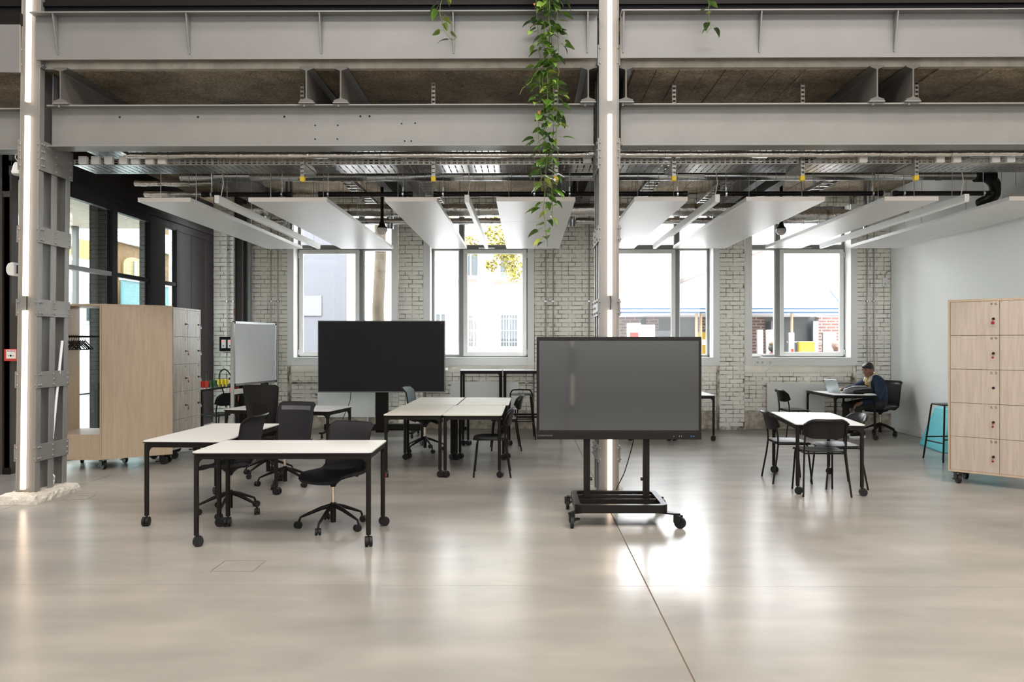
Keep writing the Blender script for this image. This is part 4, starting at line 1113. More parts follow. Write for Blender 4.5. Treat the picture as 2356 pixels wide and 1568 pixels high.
# ================================================================ OFFICE CHAIRS
cc_mesh = caster_mb(0.029, 0.017, 0.012, 0.075, True).mesh('caster', wheel_m)
def office_chair(label, x, y, rz, back_h=0.49, back_w=0.225, z_seat=0.45, back_mat=mesh_f, rim=black_m, band=True, rear_panel=False, taper=0.06, arm_rot=0.35, tip=0.0, roll=0.035):
    """faces local +y"""
    t = thing('office_chair', label, 'chair', (x, y, 0), rz, 'black swivel chairs on five star bases')
    for k in range(5):
        a = arm_rot + 2*PI*k/5
        am = MB().tube([(0.0, 0.016, 0.188), (0.0, 0.10, 0.165), (0.0, 0.238, 0.108), (0.0, 0.274, 0.092), (0.0, 0.286, 0.055)], [0.019, 0.018, 0.012, 0.010, 0.009], 10)
        ar = am.build('base_arm', black_m, t, None, (0, 0, a))
        obj('caster', cc_mesh, ar, (0, 0.285, 0), (0, 0, 0.9*k+0.4))
    MB().cyl((0, 0, 0.045), (0, 0, 0.215), 0.025, n=16).build('hub', black_m, t)
    MB().cyl((0, 0, 0.20), (0, 0, z_seat-0.06), 0.0135, n=14).build('gas_lift', chrome, t)
    MB().lathe([(0.022, z_seat-0.10), (0.035, z_seat-0.075), (0.085, z_seat-0.035), (0.11, z_seat-0.012)], 16).build('mechanism', black_p, t)
    MB().cyl((0.06, 0.03, z_seat-0.05), (0.24, 0.05, z_seat-0.055), 0.006, n=6).build('lever', black_p, t)
    def seat(u, v):
        yy = -0.205+0.44*v; w = 0.225*(1-0.10*max(0, v-0.75)*4*abs(u))
        z = z_seat + 0.018*u*u - 0.035*max(0, (v-0.72)/0.28)**2 + 0.02*max(0, (0.2-v)/0.2)
        e = max(0, abs(u)-0.8)/0.2; f = max(0, v-0.8)/0.2
        if e > 0 and f > 0: yy -= 0.05*e*f
        return (w*u, yy, z)
    MB().shell(seat, 12, 12, 0.028).build('seat', black_p if rear_panel else mesh_f, t)
    def back(u, v):
        w = back_w*(1-taper*(1-v)*(3 if rear_panel else 1))
        c = max(0, abs(u)-0.88)/0.12
        z = z_seat - 0.015 + back_h*v
        if v > 0.9: z -= 0.018*c*c
        if v < 0.1: z += 0.03*c*c
        y = -0.205 + 0.055*u*u - 0.085*v + 0.07*max(0, (0.14-v)/0.14)**2 - roll*max(0, (v-0.93)/0.07) - tip*v
        return (w*u, y, z)
    MB().shell(back, 14, 16, 0.014).build('backrest', back_mat, t)
    # rim around the backrest
    P = []
    for i in range(0, 13): P.append(back(-1, 0.04+0.95*i/12))
    for i in range(1, 14): P.append(back(-1+2*i/14, 0.995))
    for i in range(12, -1, -1): P.append(back(1, 0.04+0.95*i/12))
    MB().tube(P, 0.010, 8).build('back_rim', rim, t)
    if band:
        def bd(u, v): p = back(u*0.82, 0.82+0.10*v); return (p[0], p[1]+0.009, p[2])
        MB().shell(bd, 8, 2, 0.003).build('see_through_band', mesh_l, t)
    def spine(u, v): p = back(u*0.18, 0.0+0.35*v); return (p[0], p[1]-0.016, p[2])
    MB().shell(spine, 4, 8, 0.02).build('back_spine', black_p, t)
    if rear_panel:
        def rp(u, v): p = back(u*0.42, 0.05+0.62*v); return (p[0], p[1]-0.014, p[2])
        MB().shell(rp, 6, 8, 0.02).build('rear_panel', black_m, t)
    return t
def face(dx, dy): return math.atan2(-dx, dy)         # heading for a thing that faces local +y
office_chair('black swivel chair tucked behind the front table, seat turned to the left', -1.67, 6.36, face(-0.42, -0.91), 0.445, arm_rot=0.25, band=False)
office_chair('black mesh swivel chair facing the camera behind the front table', -2.70, 8.23, face(-0.22, -0.97), 0.47, arm_rot=0.1)
office_chair('black mesh swivel chair seen edge on at the left end of the front table', -2.78, 6.90, face(-0.98, 0.1), 0.48, arm_rot=0.5)
office_chair('black swivel chair seen from behind in front of the far left table', -3.11, 8.86, face(0.02, 1.0), 0.65, 0.205, 0.46, black_p, black_m, False, True, 0.10, 0.2, 0.0, 0.0)
office_chair('swivel chair with a blue grey fabric back left of the block of four tables', -1.50, 10.88, face(0.98, -0.1), 0.50, 0.225, 0.45, grey_f, black_m, False, arm_rot=0.3)
office_chair('black swivel chair on which the man sits in the right corner', 6.12, 12.85, face(-0.74, -0.67), 0.49, 0.25, 0.45, black_p, black_m, False, False, 0.02, 0.1, 0.02, 0.05)

# ================================================================ FOUR LEGGED CHAIRS AND STOOLS
def stack_chair(label, x, y, rz):
    """faces local +y"""
    t = thing('stacking_chair', label, 'chair', (x, y, 0), rz, 'black four legged plastic chairs')
    def seat(u, v):
        w = 0.205+0.02*v; e = max(0, abs(u)-0.7)/0.3
        yy = -0.185+0.40*v
        if v > 0.75: yy -= 0.06*e*e*(v-0.75)*4
        if v < 0.25: yy += 0.05*e*e*(0.25-v)*4
        return (w*u, yy, 0.462-0.012*(1-u*u)*math.sin(PI*min(1, v*1.1))-0.02*max(0, (v-0.85)/0.15)**2)
    MB().shell(seat, 12, 10, 0.012).build('seat', black_p, t)
    def bk(u, v):
        e = max(0, abs(u)-0.55)/0.45
        z = 0.60+0.205*v
        z += -0.055*e*e*v + 0.04*e*e*(1-v)
        y = -0.235-0.045*v+0.085*u*u-0.018*max(0, (v-0.85)/0.15)
        return (0.23*u, y, z)
    MB().shell(bk, 14, 8, 0.010).build('backrest', black_p, t)
    P = [bk(-0.97+1.94*i/14, 0.93) for i in range(15)]
    MB().tube([(p[0], p[1]-0.018, p[2]) for p in P], 0.009, 8).build('back_lip', black_p, t)
    for s in (-1, 1):
        MB().tube([(s*0.245, -0.235, 0.0), (s*0.222, -0.185, 0.30), (s*0.212, -0.168, 0.45), (s*0.212, -0.172, 0.54), (s*0.208, -0.195, 0.66), (s*0.20, -0.212, 0.74)], 0.0105, 8).build('rear_leg', black_m, t)
        MB().tube([(s*0.215, 0.205, 0.0), (s*0.198, 0.165, 0.40), (s*0.196, 0.15, 0.445)], 0.0105, 8).build('front_leg', black_m, t)
    m = MB()
    for s in (-1, 1): m.tube([(s*0.196, 0.155, 0.444), (s*0.212, -0.168, 0.446)], 0.009, 8)
    m.tube([(-0.196, 0.155, 0.440), (0.196, 0.155, 0.440)], 0.009, 8).tube([(-0.21, -0.16, 0.440), (0.21, -0.16, 0.440)], 0.009, 8)
    m.build('seat_frame', black_m, t)
    return t
sc0 = stack_chair('black chair with its back to the camera at the right white table', 3.10, 7.86, face(0.03, 1.0))
dup(sc0, (3.02, 8.57, 0), face(1.0, -0.06), 'black chair on the left side of the right white table')
dup(sc0, (3.45, 8.25, 0), face(-1.0, 0.0), 'black chair on the right side of the right white table, mostly behind it')
dup(sc0, (4.55, 12.62, 0), face(1.0, 0.05), 'black chair facing the man across the corner table')
dup(sc0, (-0.43, 8.93, 0), face(-1.0, -0.03), 'nearer black chair on the right of the block of four tables')
dup(sc0, (-0.33, 11.08, 0), face(-1.0, -0.08), 'farther black chair on the right of the block of four tables')
dup(sc0, (-4.93, 11.75, 0), face(-0.9, 0.35), 'nearer black chair at the black desk by the pale lockers')
dup(sc0, (-4.88, 12.55, 0), face(-0.85, -0.5), 'farther black chair at the black desk by the pale lockers')
def stool(label, x, y, rz, h, loop):
    t = thing('bar_stool', label, 'stool', (x, y, 0), rz)
    MB().prism(rrect(-0.19, -0.17, 0.19, 0.17, 0.08), h-0.018, h).build('seat', black_p, t, bevel=0.006)
    for sx in (-1, 1):
        for sy in (-1, 1):
            top = [(sx*0.165, sy*0.14, h-0.02)]
            if loop and sy < 0: top = [(sx*0.175, -0.165, h-0.06)]
            MB().tube([(sx*0.235, sy*0.215, 0.0)] + top, 0.0115, 8).build('leg', black_m, t)
    for z, k in ((0.30, 0.205), (0.25, 0.21)):
        m = MB()
        if z == 0.30: m.tube([(-k, -k*0.9, z), (k, -k*0.9, z)], 0.009, 8); m.tube([(-k, k*0.9, z), (k, k*0.9, z)], 0.009, 8)
        else: m.tube([(-k, -k*0.9, z), (-k, k*0.9, z)], 0.009, 8); m.tube([(k, -k*0.9, z), (k, k*0.9, z)], 0.009, 8)
        m.build('foot_rail', black_m, t)
    if loop:
        MB().tube(curve([(-0.175, -0.165, h-0.06), (-0.18, -0.175, h), (-0.15, -0.18, h+0.06), (-0.1, -0.185, h+0.075), (0.1, -0.185, h+0.075), (0.15, -0.18, h+0.06), (0.18, -0.175, h), (0.175, -0.165, h-0.06)], 3), 0.0115, 8).build('back_loop', black_m, t)
    return t
stool('black bar stool with a low back loop beside the presentation screen', -0.10, 12.33, 0.05, 0.745, True)
stool('black bar stool half hidden behind the numbered lockers', 5.73, 10.06, 0.08, 0.765, False)

# ================================================================ SCREENS
t = thing('presentation_screen', 'large touch screen on a wheeled black stand in front of the middle column', 'screen', (0.842, 6.75, 0))
x0, x1, zb, zt = -0.752, 0.752, 0.712, 1.643
MB().box(x0, 0.0, zb, x1, 0.075, zt).build('bezel', bezel_m, t, bevel=0.006)
MB().box(x0+0.024, -0.003, 0.792, x1-0.027, 0.0, zt-0.037).build('display_panel', screen_m, t)
MB().box(x0+0.015, -0.002, 0.782, x1-0.018, 0.0, 0.792).build('lower_screen_edge', black_p, t)
MB().box(x0+0.002, -0.006, zb-0.004, x1-0.002, 0.03, 0.778).build('control_bar', bezel_m, t, bevel=0.004)
text('logo', 'CLEVERTOUCH', 0.019, M('logo_grey', (0.13, 0.13, 0.13), 0.5), t, (x0+0.075, -0.0065, 0.742), (PI/2, 0, 0), 0.0004, 1.05)
MB().box(x0+0.34, -0.0075, 0.732, x0+0.50, -0.006, 0.748).box(x0+1.0, -0.0075, 0.732, x0+1.16, -0.006, 0.748).build('speaker_slots', black_w, t)
m = MB()
for k, xx in enumerate((1.25, 1.30, 1.32)): m.cyl((x0+xx, -0.0075, 0.738), (x0+xx, -0.006, 0.738), 0.0035, n=8)
m.build('status_lights', M('dim_white', (0.4, 0.38, 0.36), 0.5), t)
MB().box(x0+1.405, -0.0075, 0.734, x0+1.417, -0.006, 0.741).box(x0+1.425, -0.0075, 0.734, x0+1.437, -0.006, 0.741).build('usb_ports', M('usb_blue', (0.03, 0.14, 0.4), 0.5), t)
MB().box(-0.5, 0.075, 0.95, 0.5, 0.11, 1.45).build('rear_mount', black_m, t)
for xx in (-0.286, 0.262):
    MB().box(xx-0.029, 0.075, 0.16, xx+0.029, 0.125, 1.5).build('stand_column', black_m, t, bevel=0.004)
    MB().cyl((xx+(0.033 if xx < 0 else -0.033), 0.1, 0.33), (xx+(0.05 if xx < 0 else -0.05), 0.1, 0.33), 0.016, n=10).build('clamp_knob', black_p, t)
yc = -0.07
tr = MB().ring(rrect(-0.43, yc-0.33, 0.375, yc+0.33, 0.07, 6), rrect(-0.375, yc-0.275, 0.32, yc+0.275, 0.04, 6), 0.125, 0.195)
tr.build('base_frame', black_m, t, bevel=0.004)
MB().box(-0.375, yc-0.27, 0.13, 0.32, yc-0.02, 0.14).box(-0.375, yc-0.03, 0.13, 0.32, yc-0.02, 0.185).build('base_tray', black_m, t)
MB().box(-0.40, yc+0.19, 0.13, 0.345, yc+0.25, 0.175).build('cross_bar', black_m, t)
def swivel_caster(parent, x, y, rz, r=0.05, plate=0.12, name='caster'):
    m = MB(); m.cyl((-0.013, -0.03, r), (0.013, -0.03, r), r, n=20)
    c = m.build(name, wheel_m, parent, (x, y, 0), (0, 0, rz))
    return c
for (xx, yy, bx, by) in ((-0.456, -0.375, -0.36, -0.30), (0.445, -0.40, 0.30, -0.30), (-0.454, 0.345, -0.36, 0.2), (0.42, 0.36, 0.30, 0.2)):
    P = [(bx-0.08, by), (bx+0.08, by), (xx+0.03, yy), (xx-0.03, yy)]
    if by > 0: P = [(bx, by-0.08), (bx, by+0.08), (xx, yy+0.03), (xx, yy-0.03)]
    o_ = MB().prism(P, 0.112, 0.125).build('outrigger', black_m, t)
    MB().box(-0.026, -0.045, 0.05, -0.018, 0.02, 0.112).box(0.018, -0.045, 0.05, 0.026, 0.02, 0.112).cyl((0, 0, 0.1), (0, 0, 0.114), 0.028, n=12).build('caster_fork', black_p, o_, (xx, yy, 0), (0, 0, 0.5+xx))
    swivel_caster(o_, xx, yy, 0.5+xx)
    MB().box(0.0, 0.02, 0.055, 0.03, 0.075, 0.07).build('brake_pedal', black_p, o_, (xx, yy, 0), (0, 0, -0.8))
tag(MB().tube(curve([(1.00, 6.84, 0.78), (0.985, 6.87, 0.66), (0.965, 6.90, 0.56), (0.92, 6.95, 0.38), (0.885, 7.05, 0.26), (0.865, 7.18, 0.16), (0.86, 7.25, 0.06)]), 0.005, 6).build('power_cable', black_m), 'black power cable hanging behind the presentation screen', 'cable')

t = thing('wall_display', 'very large flat dark screen on a floor stand before the first windows', 'screen', (-2.474, 12.55, 0))
MB().box(-1.085, 0, 0.749, 1.085, 0.06, 1.969).build('display_frame', bezel_g, t, bevel=0.004)
MB().box(-1.07, -0.003, 0.766, 1.07, 0, 1.955).build('display_panel', screen_f, t)
MB().cyl((1.03, -0.004, 1.93), (1.03, -0.002, 1.93), 0.008, n=8).build('sensor_dot', bezel_g, t)
MB().box(-0.12, 0.11, 0.05, 0.09, 0.19, 1.6).build('stand_column', black_m, t, bevel=0.004)
MB().box(-0.5, 0.06, 1.1, 0.5, 0.11, 1.6).build('rear_mount', black_m, t)
MB().box(-1.0, 0.08, 0.09, 0.68, 0.2, 0.20).build('base_beam', black_m, t, bevel=0.004)
for sx in (-0.95, 0.55):
    f_ = MB().box(sx-0.035, -0.28, 0.075, sx+0.035, 0.5, 0.10).build('base_foot', black_m, t)
    for yy in (-0.25, 0.47): swivel_caster(f_, sx, yy, 0.4, 0.037)
MB().tube([(0.55, 0.1, 0.80), (0.48, 0.12, 0.74), (0.40, 0.16, 0.68)], 0.014, 8).build('support_strut', black_m, t)
MB().box(1.085, 0.02, 1.13, 1.13, 0.04, 1.16).build('clip', alu, t)
tag(MB().tube(curve([(-3.02, 12.66, 0.76), (-3.03, 12.66, 0.62), (-3.06, 12.66, 0.52), (-3.12, 12.62, 0.36), (-3.16, 12.58, 0.22), (-3.2, 12.4, 0.006), (-3.45, 12.0, 0.006), (-3.55, 11.8, 0.006)]), 0.006, 6).build('power_cable', black_m), 'black cable hanging from the very large dark screen to the floor', 'cable')

# ================================================================ WHITEBOARD
P0, P1 = Vector((-4.10, 10.3, 0)), Vector((-3.885, 11.4, 0)); dv = (P1-P0); Lw = dv.length
t = thing('whiteboard', 'mobile whiteboard on a grey stand reflecting the windows', 'whiteboard', (P0.x, P0.y, 0), math.atan2(dv.y, dv.x))
MB().box(0.02, -0.006, 1.01, Lw-0.02, 0.006, 1.87).build('board_surface', wb_m, t)
m = MB(); m.box(0, -0.013, 1.86, Lw, 0.013, 1.892); m.box(0, -0.013, 0.985, Lw, 0.013, 1.017); m.box(0, -0.013, 1.017, 0.022, 0.013, 1.86); m.box(Lw-0.022, -0.013, 1.017, Lw, 0.013, 1.86)
m.build('board_frame', alu, t, bevel=0.003)
for xx in (0.012, Lw-0.012):
    for zz in (1.0, 1.876): MB().box(xx-0.018, -0.016, zz-0.018, xx+0.018, 0.016, zz+0.018).build('corner_cap', black_p, t, bevel=0.005)
sg = M('grey_stand_paint', (0.42, 0.44, 0.43), 0.4, 0.3)
MB().box(-0.045, -0.02, 0.06, -0.01, 0.02, 1.88).build('left_post', sg, t, bevel=0.003)
MB().box(Lw+0.01, -0.02, 0.06, Lw+0.045, 0.02, 1.47).build('right_post', sg, t, bevel=0.003)
MB().box(-0.02, -0.02, 0.87, Lw+0.02, 0.02, 0.94).build('cross_rail', M('pale_rail', (0.62, 0.63, 0.62), 0.35, 0.3), t, bevel=0.003)
MB().cyl((Lw*0.72, -0.05, 0.965), (Lw*0.72, 0.05, 0.965), 0.03, n=12).build('lock_knob', black_p, t)
for xx in (-0.028, Lw+0.028):
    f_ = MB().box(xx-0.02, -0.3, 0.06, xx+0.02, 0.3, 0.095).build('stand_foot', sg, t, bevel=0.003)
    for yy in (-0.28, 0.28): swivel_caster(f_, xx, yy, 0.3, 0.03)

# ================================================================ LOCKERS AND CABINET
def box_caster(parent, x, y, rz, r=0.052, top=0.13):
    c = MB().cyl((-0.017, -0.028, r), (0.017, -0.028, r), r, n=20).build('caster', wheel_m, parent, (x, y, 0), (0, 0, rz))
    MB().box(-0.03, -0.05, r, -0.021, 0.02, top).box(0.021, -0.05, r, 0.03, 0.02, top).box(-0.045, -0.05, top-0.012, 0.045, 0.05, top).build('caster_fork', black_p, c)
    MB().box(-0.02, 0.02, 0.03, 0.02, 0.075, 0.045).build('brake_lever', black_p, c)
def lockers(label, x, y, rz, ncol, cw, numbers, mat, depth=0.5, keys=None, z0=0.13, z1=2.076, profile_key=False):
    """local x along the doors, doors face local -y"""
    t = thing('locker_cabinet', label, 'lockers', (x, y, 0), rz)
    W = ncol*cw+0.044
    MB().box(0, 0.002, z0, 0.02, depth, z1).build('side_panel', ply if mat is ply_l else mat, t, bevel=0.002)
    MB().box(W-0.02, 0.002, z0, W, depth, z1).build('side_panel', ply if mat is ply_l else mat, t, bevel=0.002)
    MB().box(0.02, 0.002, z1-0.026, W-0.02, depth, z1).build('top_panel', ply if mat is ply_l else mat, t, bevel=0.002)
    MB().box(0.02, 0.002, z0, W-0.02, depth, z0+0.024).build('bottom_panel', ply if mat is ply_l else mat, t, bevel=0.002)
    MB().box(0.02, 0.022, z0+0.024, W-0.02, depth, z1-0.026).build('carcass', seam_m, t)
    rh = (z1-z0-0.05)/5; g = 0.0022
    nmat = M('number_print', (0.03, 0.028, 0.026), 0.6)
    for c in range(ncol):
        for r in range(5):
            xa = 0.022+c*cw+g; xb = 0.022+(c+1)*cw-g; zb_ = z1-0.026-(r+1)*rh+g; zt_ = z1-0.026-r*rh-g
            d = MB().box(xa, 0.004, zb_, xb, 0.022, zt_).build('locker_door', mat, t, bevel=0.0012)
            num = numbers[c][r]
            if num: text('number', ' '.join(num), 0.038, nmat, d, (xb-0.054, 0.0035, zt_-0.033), (PI/2, 0, 0), 0.0003, 1.45)
            kx, kz = xb-0.055, zt_-0.195
            MB().cyl((kx, -0.004, kz), (kx, 0.004, kz), 0.014, n=14).build('lock', black_p, d)
            ks = keys[c][r] if keys else None
            if ks:
                m = MB().box(kx-0.009, -0.034, kz-0.004, kx+0.009, -0.004, kz+0.004)
                m.build('key', black_m, d)
                kc = {'r': M('key_tag_red', (0.25, 0.008, 0.03), 0.35), 'b': M('key_tag_lilac', (0.40, 0.40, 0.58), 0.35), 'd': M('key_tag_dark_red', (0.2, 0.01, 0.02), 0.35)}[ks[0]]
                rad = 0.018 if len(ks) == 1 else 0.012
                MB().cyl((kx+(0.0), -0.040, kz-0.046), (kx, -0.036, kz-0.046), rad, n=14).tube([(kx, -0.033, kz), (kx, -0.036, kz-0.028)], 0.002, 5).build('key_tag', kc, d)
    for sx in (0.08, W-0.08):
        for yy in (0.06, depth-0.08): box_caster(t, sx, yy, 0.6)
    return t
lockers('birch locker cabinet with black door numbers at the right edge', 4.795, 8.452, math.atan2(-0.481, 0.54), 2, 0.478,
        [['46','49','52','55','58'], ['47','50','53','56','59']], ply_l, 0.5, [['r','rs',None,'rs','rs'], [None]*5])
lockers('pale grey washed locker cabinet with keys behind the plywood cabinet', -4.80, 10.0, PI/2, 2, 0.40,
        [['2','5','8','11','14'], ['3','6','9','12','15']], ply_g, 0.42, [['b','d','d','d','d'], ['b']*5])

t = thing('coat_cabinet', 'open plywood coat cabinet on casters behind the left riveted column', 'cabinet', (-5.3, 9.17, 0))
z0, z1 = 0.13, 2.076
plan = [(-0.72, 0.0), (0.0, 0.0), (0.655, 0.485), (0.53, 0.72), (-0.72, 0.72)]
MB().prism(plan, z1-0.024, z1).build('top_panel', ply, t, bevel=0.002)
MB().prism(plan, z0, z0+0.02).build('bottom_panel', ply, t, bevel=0.002)
MB().prism([(-0.70, 0.0), (-0.026, 0.0), (-0.026, 0.02), (-0.70, 0.02)], z0+0.02, 0.447).build('plinth_front', ply, t, bevel=0.0015)
MB().box(-0.70, 0.02, 0.427, -0.026, 0.70, 0.447).build('cabinet_floor', ply_l, t)
MB().box(-0.72, 0.0, z0+0.02, -0.70, 0.70, z1-0.024).build('left_side', ply, t, bevel=0.0015)
MB().box(-0.026, 0.0, z0+0.02, -0.004, 0.70, z1-0.024).build('right_side', ply, t, bevel=0.0015)
MB().prism([(0.0, 0.0), (0.655, 0.485), (0.645, 0.50), (-0.004, 0.025)], z0+0.02, z1-0.024).build('angled_panel', ply, t, bevel=0.0015)
MB().prism([(0.645, 0.50), (0.53, 0.715), (0.51, 0.70), (0.625, 0.49)], z0+0.02, z1-0.024).build('end_panel', ply, t, bevel=0.0015)
MB().cyl((-0.71, 0.34, 1.67), (-0.02, 0.34, 1.67), 0.013, n=12).build('clothes_rail', black_m, t)
for xx, yy in ((-0.05, 0.10), (0.52, 0.47), (-0.6, 0.1), (-0.05, 0.6), (0.5, 0.62), (-0.6, 0.6)): box_caster(t, xx, yy, 1.0+xx)
hg = None
for k in range(9):
    x = -5.95+0.03*k; rz = 0.10+random.uniform(-0.06, 0.06)
    lb = '%s black clothes hanger from the left on the coat cabinet rail' % ['first','second','third','fourth','fifth','sixth','seventh','eighth','ninth'][k]
    if hg is None:
        hg = thing('clothes_hanger', lb, 'hanger', (x, 9.51, 1.67), rz, 'black hangers on the coat rail')
        MB().tube([(0.0, -0.02, 0.0), (0, -0.012, 0.017), (0, 0.006, 0.019), (0, 0.018, 0.006), (0, 0.012, -0.02), (0, 0.0, -0.045), (0, 0.0, -0.06)], 0.003, 6).build('hook', black_m, hg)
        MB().tube([(0, 0.0, -0.055), (0, -0.2, -0.15), (0, -0.21, -0.165), (0, 0.0, -0.17), (0, 0.21, -0.165), (0, 0.2, -0.15), (0, 0.0, -0.055)], 0.008, 8).build('hanger_bar', black_p, hg)
    else: dup(hg, (x, 9.51, 1.67), rz, lb)
m = MB()
for k in range(11): m.box(-6.285, 9.85+0.06*k, 1.55, -6.283, 9.858+0.06*k, 1.66)
for k in range(7): m.box(-6.285, 9.98+0.09*k, 1.44, -6.283, 9.988+0.09*k, 1.55)
tag(m.build('glass_marking', black_p), 'row of short black tick marks printed on the left glass partition', 'marking', kind='stuff')

t = thing('foam_block', 'teal foam wedge on the floor behind the numbered lockers', 'foam block', (5.98, 10.72, 0))
m = MB(); m.add([(0,0,0),(1.0,-0.55,0),(1.0,0.5,0),(0.15,0.9,0),(0.22,0.1,0.62),(0.9,-0.4,0.62),(0.9,0.4,0.62),(0.3,0.7,0.62)], [(0,3,2,1),(4,5,6,7),(0,1,5,4),(1,2,6,5),(2,3,7,6),(3,0,4,7)])
for i, p in enumerate(m.v): m.v[i] = (min(p[0], 0.6), p[1], p[2])
m.build('foam_body', teal_m, t, bevel=0.02)

# ================================================================ THE SEATED MAN
skin = M('brown_skin', (0.23, 0.115, 0.065), 0.5)
denim = M('dark_blue_denim', (0.008, 0.023, 0.056), 0.85, var=0.35, vscale=12)
sherpa = M('cream_sherpa', (0.62, 0.55, 0.43), 0.95, bump=0.6, bscale=120)
shirt = M('mustard_shirt', (0.42, 0.30, 0.10), 0.85)
trouser = M('black_trousers', (0.012, 0.011, 0.012), 0.8)
hair_m = M('black_hair', (0.010, 0.008, 0.007), 0.55, bump=0.6, bscale=90)
man = thing('person', 'man in a blue denim jacket with cream collar sitting at a laptop', 'person', (5.95, 12.6, 0))
def L(x, y, z): return (x-5.95, y-12.6, z)
b = MB()
limb(b, [(L(5.94,12.58,0.60), 0.11), (L(5.90,12.57,0.85), 0.12), (L(5.86,12.56,0.98), 0.075), (L(5.825,12.55,1.06), 0.052), (L(5.80,12.55,1.10), 0.052)])
hx, hy, hz = 5.765, 12.53, 1.145
hm = MB(); hm.ball((0,0,0), 0.1, 20, 14, (0.93, 0.77, 1.0)); hm.ball((-0.035, 0, -0.06), 0.068, 16, 10, (0.95, 0.80, 0.95)); hm.ball((-0.065, 0, -0.105), 0.030, 10, 8, (1, 1.1, 0.8))
hm.tube([(-0.085, 0, 0.012), (-0.108, 0, -0.028), (-0.098, 0, -0.04)], [0.011, 0.017, 0.013], 8)
hm.ball((-0.108, 0, -0.034), 0.016, 8, 6, (1, 1.25, 0.8)); hm.ball((-0.088, 0, -0.068), 0.02, 8, 6, (0.7, 1.3, 0.45)); hm.ball((-0.086, 0, -0.080), 0.018, 8, 6, (0.7, 1.2, 0.4))
for s in (-1, 1):
    hm.ball((0.008, s*0.078, -0.015), 0.03, 10, 8, (0.75, 0.32, 1.05)); hm.ball((-0.082, s*0.034, 0.024), 0.022, 8, 6, (0.5, 1.3, 0.4)); hm.ball((-0.062, s*0.045, -0.03), 0.03, 8, 6, (0.8, 0.7, 0.8))
HM = Matrix.Translation(Vector(L(hx, hy, hz))) @ Euler((0, math.radians(-22), math.radians(22))).to_matrix().to_4x4()
b.add([HM @ Vector(p) for p in hm.v], hm.f, True)
def hand(bm, wrist, palm_dir, up, curl=0.5, side=1, s=1.0):
    d = Vector(palm_dir).normalized(); u = Vector(up).normalized(); r = d.cross(u).normalized(); w = Vector(wrist)
    limb(bm, [(w, 0.026*s), (w+d*0.04*s, 0.030*s), (w+d*0.075*s, 0.030*s)])
    for k in range(4):
        o = (k-1.5)*0.021*s; ln = (0.068, 0.08, 0.075, 0.058)[k]*s
        a = w + d*0.08*s + r*o; p1 = a + d*ln*0.5 - u*ln*0.12*curl; p2 = p1 + d*ln*0.3 - u*ln*0.35*curl; p3 = p2 + d*ln*0.15 - u*ln*0.4*curl
        limb(bm, [(a, 0.0105*s), (p1, 0.0095*s), (p2, 0.0085*s), (p3, 0.0075*s)])
    t0 = w + d*0.025*s + r*side*0.026*s; t1 = t0 + d*0.035*s + r*side*0.028*s - u*0.01; t2 = t1 + d*0.03*s + r*side*0.004*s - u*0.012
    limb(bm, [(t0, 0.014*s), (t1, 0.0115*s), (t2, 0.009*s)])
# near (left) arm down to the knee, far (right) arm on the laptop
limb(b, [(L(5.89,12.39,0.94), 0.05), (L(5.80,12.30,0.66), 0.042), (L(5.56,12.32,0.595), 0.027)])
hand(b, L(5.56,12.32,0.595), (-0.9, 0.05, -0.42), (-0.4, 0, 0.9), 0.6, 1)
limb(b, [(L(5.84,12.73,0.95), 0.05), (L(5.66,12.82,0.80), 0.042), (L(5.50,12.80,0.79), 0.027)])
hand(b, L(5.50,12.80,0.79), (-0.95, -0.25, 0.0), (0, 0, 1), 0.35, -1)
remeshed('body', b, skin, man, 0.0062, 3)
def onhead(mb, name, mat, vox=0.008, sm=2):
    q = MB(); q.add([HM @ Vector(p) for p in mb.v], mb.f, True); return remeshed(name, q, mat, man, vox, sm)
h = MB(); h.ball((0.014, 0, 0.024), 0.1, 18, 12, (0.96, 0.815, 0.93)); h.ball((0.034, 0, -0.005), 0.08, 14, 10, (0.86, 0.90, 0.98)); h.ball((-0.042, 0, 0.07), 0.05, 12, 8, (0.98, 1.2, 0.66))
for s in (-1, 1): h.ball((0.0, s*0.07, 0.02), 0.03, 8, 6, (0.8, 0.4, 1.3))
random.seed(4)
for k in range(60):
    a = random.uniform(0, 2*PI); q = random.uniform(0.0, 1.0); h.ball((0.012+0.088*math.cos(a)*math.sqrt(1-q*q), 0.074*math.sin(a)*math.sqrt(1-q*q), 0.03+0.084*q), 0.010, 6, 4)
onhead(h, 'hair', hair_m)
m = MB()
for s in (-1, 1):
    m.tube([(-0.088, s*0.018, 0.036), (-0.092, s*0.036, 0.041), (-0.078, s*0.056, 0.034)], 0.0055, 6)
m2 = MB(); m2.add([HM @ Vector(p) for p in m.v], m.f, True); m2.build('eyebrows', hair_m, man)
m = MB()
for s in (-1, 1): m.ball((-0.087, s*0.034, 0.016), 0.0085, 8, 6, (0.5, 1.4, 0.6))
m2 = MB(); m2.add([HM @ Vector(p) for p in m.v], m.f, True); m2.build('eyes', M('eye_dark', (0.02, 0.015, 0.012), 0.2), man)
m = MB(); m.ball((-0.099, 0, -0.073), 0.014, 8, 6, (0.5, 1.5, 0.45))
m2 = MB(); m2.add([HM @ Vector(p) for p in m.v], m.f, True); m2.build('lips', M('lip_brown', (0.16, 0.06, 0.045), 0.5), man)
